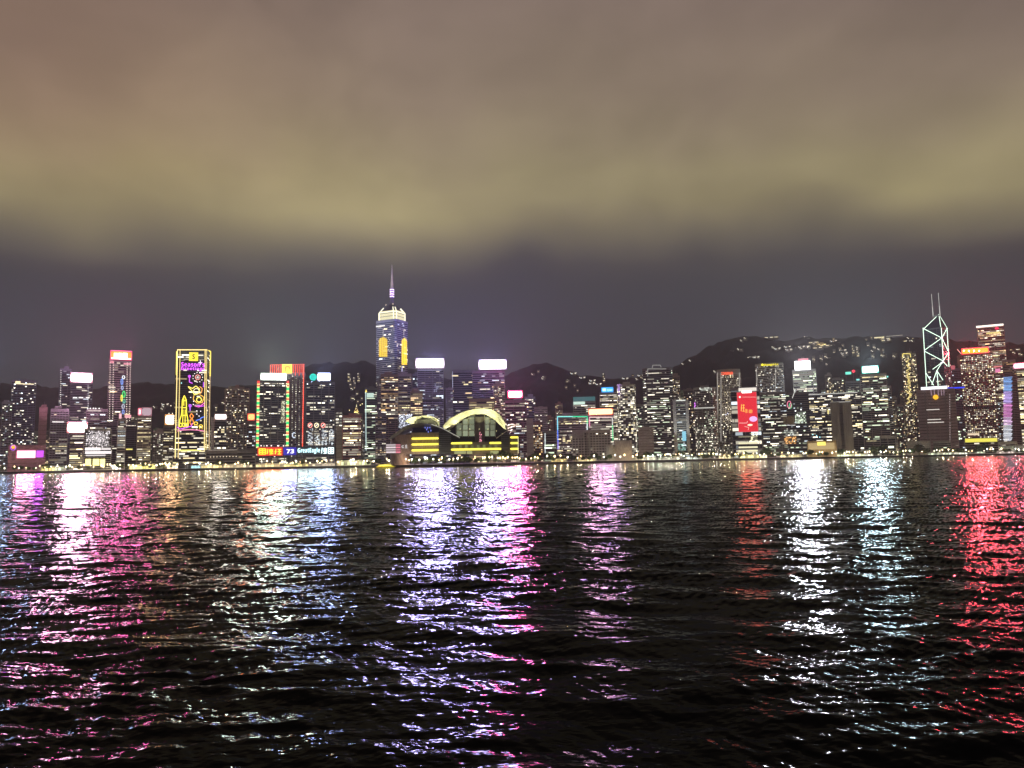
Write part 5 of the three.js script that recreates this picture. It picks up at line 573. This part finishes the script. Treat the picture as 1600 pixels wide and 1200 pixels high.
  for (const [x0, x1] of [[800, 920], [930, 985], [1175, 1260]]) { const a = L(x0, 596, 7), b = L(x1, 562, 7); mesh('lobby_window', box(b.x - a.x, b.y - a.y, 0.5), glow(0.75, 0.8, 0.35, 0.42), g).position.set((a.x + b.x) / 2, (a.y + b.y) / 2, 6.4); } for (let i = 0; i < 8; i++) { const p = L(800 + i * 62, 518, 6.4); mesh('lobby_window', box(4, 5, 0.5), glow(0.7, 0.75, 0.32, 0.12 + (i % 3) * 0.06), g).position.copy(p); }
  // floodlights on the terrace wash the roof soffits
  const flood = (x, y, z, tx, ty, tz, cd, c, ang = 0.75) => { const p = L(x, y, z), q = L(tx, ty, tz), s = new THREE.SpotLight(new THREE.Color().setRGB(...c), cd * 2.4, 0, ang, 0.7); s.position.copy(p); s.target.position.copy(q); g.add(s, s.target); mesh('floodlight', box(0.9, 0.7, 0.9), glow(...c, 2), g).position.copy(p).add(new THREE.Vector3(0, -0.8, 0)); };
  const YG = [1, 0.95, 0.42]; for (const [x, y, tx, ty, cd] of [[760, 370, 730, 300, 420], [860, 330, 800, 230, 900], [960, 330, 920, 175, 1300], [1060, 330, 1060, 145, 1700], [1150, 330, 1160, 150, 1500], [1240, 350, 1260, 220, 900], [1300, 380, 1325, 300, 420]]) flood(x, y, 7, tx, ty, 6, cd, YG); flood(400, 275, -14, 350, 235, -25, 1040, YG, 0.9); flood(520, 275, -14, 500, 205, -25, 1040, YG, 0.9); flood(610, 290, -14, 620, 240, -25, 640, YG, 0.9); flood(1385, 365, 8, 1400, 300, 5, 1040, [1, 0.75, 0.7], 0.9);
  blk('small_roof_facade', 385, 625, 226, 330, -60, -32, dark); for (let i = 0; i < 5; i++) { const a = L(390 + i * 3, 244 + i * 11, -31), b = L(618, 244 + i * 11, -31); mesh('louvre', box(b.x - a.x, 0.5, 0.8), wall(0.26, 0.27, 0.28), g).position.set((a.x + b.x) / 2, a.y, -31.4); } }
// ---------------------------------------------------------------- hillside and background blocks
const marks = [[20, 'blue-signed tower'], [75, 'rose-lit waterfront block'], [133, 'red-rimmed sign block'], [176, 'white media facade block'], [240, 'pearl-edged tall tower'], [275, 'orange-signed block'], [332, 'gold outlined tower'], [400, 'brown-grey apartment slab'], [462, 'tower with red and green columns'], [524, 'tower with the teal disc'], [570, 'red-brown framed block'], [640, 'tallest spired tower'], [700, 'small exhibition roof'], [790, 'great arched roof'], [868, 'red-ringed sign tower'], [920, 'teal neon outlined block'], [962, 'orange-signed neon block'], [1000, 'round banded tower'], [1050, 'dark crowned tower'], [1083, 'white-framed tower'], [1119, 'eight-sided tower'], [1150, 'hotel with red lettering'], [1186, 'tall red screen'], [1225, 'hotel with yellow lettering'], [1262, 'zigzag lit tower'], [1297, 'hall with golden arch'], [1343, 'slotted concrete tower'], [1392, 'teal-rimmed sign tower'], [1440, 'golden crowned tower'], [1482, 'cross-braced tower'], [1550, 'bronze grid tower'], [1585, 'blue to magenta light wall'], [9999, 'pink-signed tower']];
const by = px => marks.find(m => px < m[0])[1];
const HR = rng(910);
function onHill(px, py) { let d = FOOT + 40; for (; d < RIDGE + 60; d += 12) { const v = at(px, py, d); if (v.y <= hillHeight(px, d)) return { d, v: new THREE.Vector3(v.x, hillHeight(px, d), v.z) }; } return null; }
function houseProto(w, h, dp, seed, pal, lit) {
  const R = rng(seed), o = new THREE.Group(), q = {}; mesh('wall', box(w, h + 8, dp, 0, h / 2 - 4, 0), wall(0.28, 0.26, 0.23), o); mesh('roof', box(w + 0.8, 0.8, dp + 0.8, 0, h + 0.4, 0), wall(0.2, 0.19, 0.18), o);
  const nf = Math.max(1, Math.round(h / 3.6)), nb = Math.max(2, Math.round(w / 4)); for (let k = 0; k < nf; k++) for (let j = 0; j < nb; j++) if (R() < lit) { const c = pal[Math.floor(R() * pal.length)], x = -w / 2 + (j + 0.18) * w / nb, y = k * h / nf + 1, z = dp / 2 + 0.12; (q[c] ??= quads()).add([x, y, z], [x + w / nb * 0.64, y, z], [x + w / nb * 0.64, y + 2.1, z], [x, y + 2.1, z]); }
  for (const c in q) mesh('lit_window', q[c].geo(), glow(...PAL[c], 2.2), o, 'stuff'); return o;
}
const protos = [houseProto(14, 7, 10, 1, 'wwc', 0.34), houseProto(10, 8, 9, 2, 'ywy', 0.34), houseProto(26, 6, 10, 3, 'wcw', 0.35), houseProto(10, 18, 10, 4, 'wwy', 0.3), houseProto(9, 34, 10, 5, 'wyw', 0.26), houseProto(40, 5, 10, 6, 'wyw', 0.4)];
function hillHouse(px, py, k) { const s = onHill(px, py); if (!s) return; const o = protos[k].clone(); o.name = numbered(k > 2 && k < 5 ? 'hillside_block' : 'hillside_house'); o.position.copy(s.v); o.rotation.y = Math.atan2(-s.v.x, -s.v.z) + (HR() - 0.5) * 0.6; const slim = k > 2 && k < 5; const kd = ['low white-lit house', 'two-storey yellow-lit house', 'long cool-lit house', 'short warm-lit block', 'slim warm-lit block', 'long flat yellow-lit lodge'][k]; tag(o, kd + ' on the dark hillside above the ' + by(px), slim ? 'apartment block' : 'house', kd + 's above the ' + by(px)); scene.add(o); }
for (const [x0, x1, y0, y1, n, ks] of [[1130, 1165, 531, 536, 5, [0, 1]], [1185, 1262, 527, 534, 14, [0, 1, 2, 5]], [1140, 1160, 546, 552, 4, [0, 1]], [1195, 1265, 544, 549, 14, [0, 2, 5]], [1170, 1195, 561, 565, 4, [0, 2]], [1255, 1300, 537, 546, 8, [0, 1, 5]], [1300, 1345, 524, 560, 26, [0, 1, 3, 4, 2]], [1345, 1440, 526, 536, 16, [0, 1, 5]], [1350, 1400, 545, 566, 16, [0, 1, 3]], [1225, 1300, 560, 575, 9, [0, 3]], [1400, 1440, 552, 562, 7, [0, 1]], [1500, 1528, 531, 535, 5, [0, 5]], [1568, 1600, 528, 560, 14, [0, 1, 3, 5]], [820, 862, 577, 595, 6, [0, 1]], [885, 940, 583, 602, 9, [0, 2, 1]], [950, 1012, 586, 598, 13, [0, 1, 2]], [937, 951, 588, 600, 5, [3, 4]], [543, 562, 596, 612, 9, [3, 4]], [540, 566, 618, 632, 7, [0, 1, 3]], [1060, 1120, 545, 595, 5, [0]], [880, 905, 600, 620, 4, [1, 3]], [240, 275, 634, 644, 5, [0, 2]], [333, 350, 628, 645, 6, [1, 3]]])
  for (let i = 0; i < n * 0.68; i++) hillHouse(x0 + HR() * (x1 - x0), y0 + HR() * (y1 - y0), ks[Math.floor(HR() * ks.length)]);
// a glowing lodge on the ridge
{ const s = onHill(1284, 540); if (s) { const g = thing('ridge_lodge', 'domed golden-lit lodge high on the hillside', 'house', s.v.toArray(), Math.atan2(-s.v.x, -s.v.z)); mesh('wall', box(34, 8, 14, 0, 1, 0), wall(0.6, 0.5, 0.3), g); mesh('dome', new THREE.SphereGeometry(11, 14, 8, 0, 6.3, 0, 1.5).scale(1, 0.7, 0.7).translate(0, 5, 0), wall(0.6, 0.5, 0.3), g); for (let i = 0; i < 6; i++) mesh('window', box(3.6, 4, 0.3, -14 + i * 5.6, 1.5, 7.1), glow(1, 0.8, 0.3, 2), g); for (const x of [-10, 10]) { const l = new THREE.PointLight(new THREE.Color().setRGB(1, 0.8, 0.35), 700); l.position.set(x, 3, 16); g.add(l); mesh('garden_lamp', new THREE.SphereGeometry(0.6, 8, 6).translate(x, 1.6, 16), glow(1, 0.8, 0.35, 6), g); } } }
{ const s = onHill(1374, 530); if (s) { const g = thing('ridge_lookout', 'bright lookout hall on the ridge line', 'house', s.v.toArray(), Math.atan2(-s.v.x, -s.v.z)); mesh('hall', box(36, 6, 12, 0, 3, 0), wall(0.4, 0.38, 0.34), g); for (let i = 0; i < 7; i++) mesh('window', box(4, 3.4, 0.3, -15.6 + i * 5.2, 3.2, 6.1), glow(1, 0.85, 0.5, 2), g); mesh('roof', box(44, 2, 16, 0, 7, 0), wall(0.3, 0.3, 0.3), g); mesh('road_light_strip', box(60, 1, 1, 55, 6, 0), glow(1, 0.9, 0.7, 0.8), g); } }
// apartment blocks filling the slope behind the harbour towers
{ let i = 0; for (let px = -60; px < 1640; px += 13 + HR() * 10) {
  if ((px > 580 && px < 645) || (px > 1432 && px < 1480)) continue; const right = px > 1000, top = (px < 560 ? 650 : px < 860 ? 632 : px < 1060 ? 630 : 606) + HR() * 34 - (right ? (px - 1000) * 0.01 : 0), w = 8 + HR() * 9;
  tower({ n: 'background_block', l: 'dim apartment block in the second row behind the ' + by(px + w / 2), grp: 'second-row blocks behind the ' + by(px + w / 2), x: [px, px + w], top, d: 1880 + HR() * 140, B: 20, fh: 3.6, bw: 3, band: 0.5, lit: 0.22 + HR() * 0.2, pal: ['wyo', 'wwc', 'wyg', 'owy'][i++ % 4], br: 0.7, wall: [0.14 + HR() * 0.14, 0.14 + HR() * 0.1, 0.15], single: 0 }); } }

// ---------------------------------------------------------------- waterfront
function shorePoint(px, inland) { const d = shoreDepth(px) + inland; return groundAt(px, d); }
const WR = rng(515);
// street lamps: pole, arm ring, globe and its light
const lampGeo = { pole: new THREE.CylinderGeometry(0.12, 0.2, 7, 6).translate(0, 3.5, 0), globe: new THREE.SphereGeometry(0.95, 8, 6).translate(0, 7.6, 0), base: new THREE.CylinderGeometry(0.4, 0.5, 0.8, 6).translate(0, 0.4, 0) };
const lampCol = [[1, 0.78, 0.42], [1, 0.9, 0.68], [1, 0.66, 0.3], [0.9, 1, 0.9]];
for (let px = -70; px < 1660;) {
  const c = lampCol[Math.floor(WR() * (px > 1000 ? 4 : 3))], p = shorePoint(px, 4 + WR() * WR() * 50), o = thing('promenade_lamp', 'globe street lamp on the promenade below the ' + by(px), 'street lamp', p.toArray(), 0, 'globe lamps below the ' + by(px));
  mesh('pole', lampGeo.pole, steel, o); mesh('base', lampGeo.base, steel, o); mesh('globe', lampGeo.globe, glow(...c, [3, 7, 14][Math.floor(WR() * 3)]), o); o.scale.y = 0.75 + WR() * 0.6;
  const l = new THREE.PointLight(new THREE.Color().setRGB(...c), 380); l.position.set(0, 6.2, 0.9); l.shadow.radius = 12; o.add(l);
  px += 3 + WR() * WR() * (px > 600 && px < 830 ? 14 : 20);
}
// trees
function leafCrown(R, r, n) { const gs = []; for (let i = 0; i < n; i++) { let x, y, z; do { x = R() * 2 - 1; y = R() * 2 - 1; z = R() * 2 - 1; } while (x * x + y * y + z * z > 1 || x * x + y * y + z * z < 0.12); const s = 0.5 + R() * 0.6, g = new THREE.PlaneGeometry(s * 1.5, s); g.rotateX(R() * 6.3); g.rotateY(R() * 6.3); const lump = 1 + 0.25 * Math.sin(x * 5 + 1) * Math.sin(z * 4); g.translate(x * r * lump, y * r * 0.72 * lump, z * r * lump); gs.push(g); } return mergeGeometries(gs); }
const leafMat = new THREE.MeshStandardMaterial({ color: new THREE.Color().setRGB(0.05, 0.075, 0.03), roughness: 0.9, side: THREE.DoubleSide }), bark = wall(0.09, 0.07, 0.05);
const treeProtos = [11, 12, 13].map((sd, k) => { const R = rng(sd), h = [4, 5, 3.2][k], r = [3.6, 4.4, 3][k], trunk = mergeGeometries([new THREE.CylinderGeometry(0.18, 0.34, h, 6).translate(0, h / 2, 0), ...[0, 1, 2, 3].map(i => { const a = i * 1.6 + R(); return bar([0, h * 0.7, 0], [Math.cos(a) * r * 0.6, h + r * 0.5, Math.sin(a) * r * 0.6], 0.1, 4); })]); return { trunk, crown: leafCrown(R, r, 420).translate(0, h + r * 0.45, 0), h, r }; });
function tree(px, inland, k, s, label, grp) { const p = shorePoint(px, inland), o = thing('waterfront_tree', label, 'tree', p.toArray(), WR() * 6.3, grp); o.scale.setScalar(s); mesh('trunk', treeProtos[k].trunk, bark, o); mesh('crown', treeProtos[k].crown, leafMat, o); }
for (const [x0, x1, n] of [[-40, 140, 14], [175, 275, 9], [330, 400, 5], [455, 600, 9], [610, 830, 34], [830, 960, 20], [985, 1160, 26], [1160, 1330, 20], [1330, 1640, 40]]) for (let i = 0; i < n; i++) { const x = x0 + (i + WR()) / n * (x1 - x0), k = Math.floor(WR() * 3), kd = ['mid-sized', 'broad', 'small'][k]; tree(x, 14 + WR() * 34, k, 0.8 + WR() * 0.7, kd + ' dark-leaved tree on the waterfront below the ' + by(x), kd + ' trees below the ' + by(x)); }
tree(785, 18, 1, 1.7, 'large round dark tree beside the end louvres of the exhibition centre'); tree(1199, 20, 1, 1.9, 'pointed dark tree below the curved hotel with yellow lettering');
for (const [x, s] of [[1380, 2], [1366, 1.9], [1436, 2.1], [1540, 2], [1530, 1.8]]) tree(x, 40, 1, s, 'tall round-crowned dark tree in front of the low civic buildings', 'tall trees before the civic buildings');
// low lit pavilions, stalls and shelters
const pavs = [
  [66, 84, 8, [1, 0.8, 0.25], 0.9, 'yellow-green lit garden pavilion beside the rose-lit waterfront block'], [86, 100, 7, [0.8, 1, 0.7], 0.5, 'pale green lit kiosk beside the yellow-green garden pavilion'], [176, 188, 9, [1, 0.97, 0.9], 1.1, 'small bright white pavilion beside the media facade block'],
  [205, 240, 9, [1, 0.85, 0.25], 1.0, 'yellow-lit canopy hall below the brown tower with box sign'], [262, 277, 7, [1, 0.75, 0.5], 0.9, 'rose-white lit booth beneath the orange-signed block'], [300, 316, 5, [0.3, 0.7, 0.9], 0.7, 'low booth with a cyan panel at the foot of the gold outlined tower'], [316, 345, 6, [1, 0.82, 0.35], 0.7, 'long yellow-lit terminal shed beside the cyan booth'], [352, 392, 6, [1, 0.85, 0.55], 0.5, 'long warm-lit shed under the dark podium'], [402, 440, 6, [1, 0.8, 0.4], 0.55, 'warm-lit arcade below the red sign with gold characters'], [445, 480, 5, [1, 0.85, 0.3], 0.55, 'warm-lit arcade below the blue numbered sign'], [484, 522, 5, [1, 0.9, 0.7], 0.5, 'pale-lit arcade below the cyan lettering'],
  [533, 575, 9, [0.85, 0.95, 0.5], 0.7, 'bright pale-green pier pavilion below the red-brown framed block'], [862, 884, 5, [1, 0.8, 0.3], 0.5, 'low yellow-lit terrace below the neon outlined block'], [900, 930, 5, [1, 0.85, 0.4], 0.6, 'low warm-lit terrace below the punched-window civic block'], [990, 1022, 6, [1, 0.9, 0.6], 0.4, 'low tan terminal wing before the tan blank box'], [1030, 1060, 5, [0.9, 1, 0.8], 0.6, 'white-green lit shelter before the white-framed tower'], [1075, 1095, 5, [0.85, 1, 0.9], 0.6, 'cool-lit shelter below the faceted tower'], [1120, 1140, 7, [1, 0.9, 0.5], 0.5, 'yellow-lit lobby pavilion below the hotel with red lettering'], [1158, 1184, 7, [1, 0.92, 0.35], 1.0, 'bright yellow pavilion below the tall red screen'], [1188, 1198, 6, [1, 0.95, 0.6], 0.9, 'pale yellow kiosk next to the pointed dark tree'],
  [1222, 1250, 6, [1, 0.85, 0.4], 0.6, 'warm-lit kiosk below the zigzag lit tower'], [1308, 1345, 5, [0.9, 1, 0.6], 0.8, 'long pale-green lit pier shelter beside the golden arch hall'], [1345, 1362, 4, [0.95, 1, 0.85], 0.6, 'short white-lit pier shelter next to the long pale-green shelter'], [1455, 1486, 4, [0.85, 1, 0.7], 0.6, 'green-white lit stall row before the low civic block'], [1488, 1508, 4, [0.95, 1, 0.85], 0.6, 'white-lit stall row before the dark blue tower'], [1560, 1580, 5, [1, 0.9, 0.8], 0.4, 'pale-lit stall row before the low pale block']];
for (const [x0, x1, h, c, pw, label] of pavs) {
  const a = shorePoint(x0, 30), b = shorePoint(x1, 30), w = b.x - a.x, o = thing('waterfront_pavilion', label, 'pavilion', [(a.x + b.x) / 2, GY, (a.z + b.z) / 2], -Math.atan2(a.x, -a.z) * 0.9), n = Math.max(3, Math.round(w / 5));
  mesh('roof', box(w + 2, 0.7, 12, 0, h, 0), wall(0.45, 0.43, 0.4), o); mesh('back_wall', box(w, h - 0.36, 0.5, 0, (h - 0.36) / 2, -5), wall(0.4, 0.38, 0.34), o);
  for (let i = 0; i <= n; i++) mesh('post', box(0.5, h - 0.36, 0.5, -w / 2 + i / n * w, (h - 0.36) / 2, 5), wall(0.4, 0.4, 0.38), o);
  for (let i = 0; i < n; i++) if (WR() < 0.8) mesh('lit_window', box(w / n * 0.8, h * 0.55, 0.3, -w / 2 + (i + 0.5) / n * w, h * 0.42, -4.5), glow(...c, +(1.7 * pw * (0.6 + Math.floor(WR() * 3) * 0.5)).toFixed(2)), o);
  for (let i = 0; i < Math.min(4, n); i++) { const x = -w / 2 + (i + 0.5) / Math.min(4, n) * w; mesh('ceiling_lamp', box(1.2, 0.2, 1.2, x, h - 0.5, 2), glow(...c, 5), o); const l = new THREE.PointLight(new THREE.Color().setRGB(...c), 260 * pw); l.position.set(x, h - 1.2, 2.4); o.add(l); }
}
// promenade railing posts are below a pixel; parked boats at the wall
{ const p = groundAt(603, shoreDepth(603) - 26), o = thing('ferry_boat', 'small yellow-lit ferry moored at the seawall by the exhibition centre', 'boat', [p.x, 0.1, p.z], -0.1);
  const s = new THREE.Shape(); s.moveTo(-13, 0); s.lineTo(10, 0); s.lineTo(14, 2.4); s.lineTo(-14, 2.4); s.closePath(); mesh('hull', new THREE.ExtrudeGeometry(s, { depth: 5, bevelEnabled: true, bevelSize: 0.3, bevelThickness: 0.3, bevelSegments: 1 }).translate(0, -0.6, -2.5), wall(0.6, 0.5, 0.06), o);
  mesh('cabin', box(19, 2.4, 4.4, -1, 3.2, 0), wall(0.6, 0.55, 0.2), o); mesh('roof', box(20.5, 0.3, 5.2, -1, 4.56, 0), wall(0.55, 0.5, 0.3), o); mesh('wheelhouse', box(4, 2, 3.4, 4, 5.7, 0), wall(0.6, 0.55, 0.3), o); mesh('mast', bar([1, 4.7, 0], [1, 9, 0], 0.1), steel, o);
  for (let i = 0; i < 8; i++) mesh('window', box(1.7, 1.2, 0.2, -9 + i * 2.3, 3.3, 2.25), glow(1, 0.88, 0.15, 2), o); mesh('deck_light_strip', box(24, 0.6, 0.3, 0, 1.9, 3), glow(1, 0.85, 0.05, 1.6), o);
  const l = new THREE.PointLight(new THREE.Color().setRGB(1, 0.85, 0.2), 90); l.position.set(0, 4, 5); o.add(l); }
renderer.render(scene, camera);
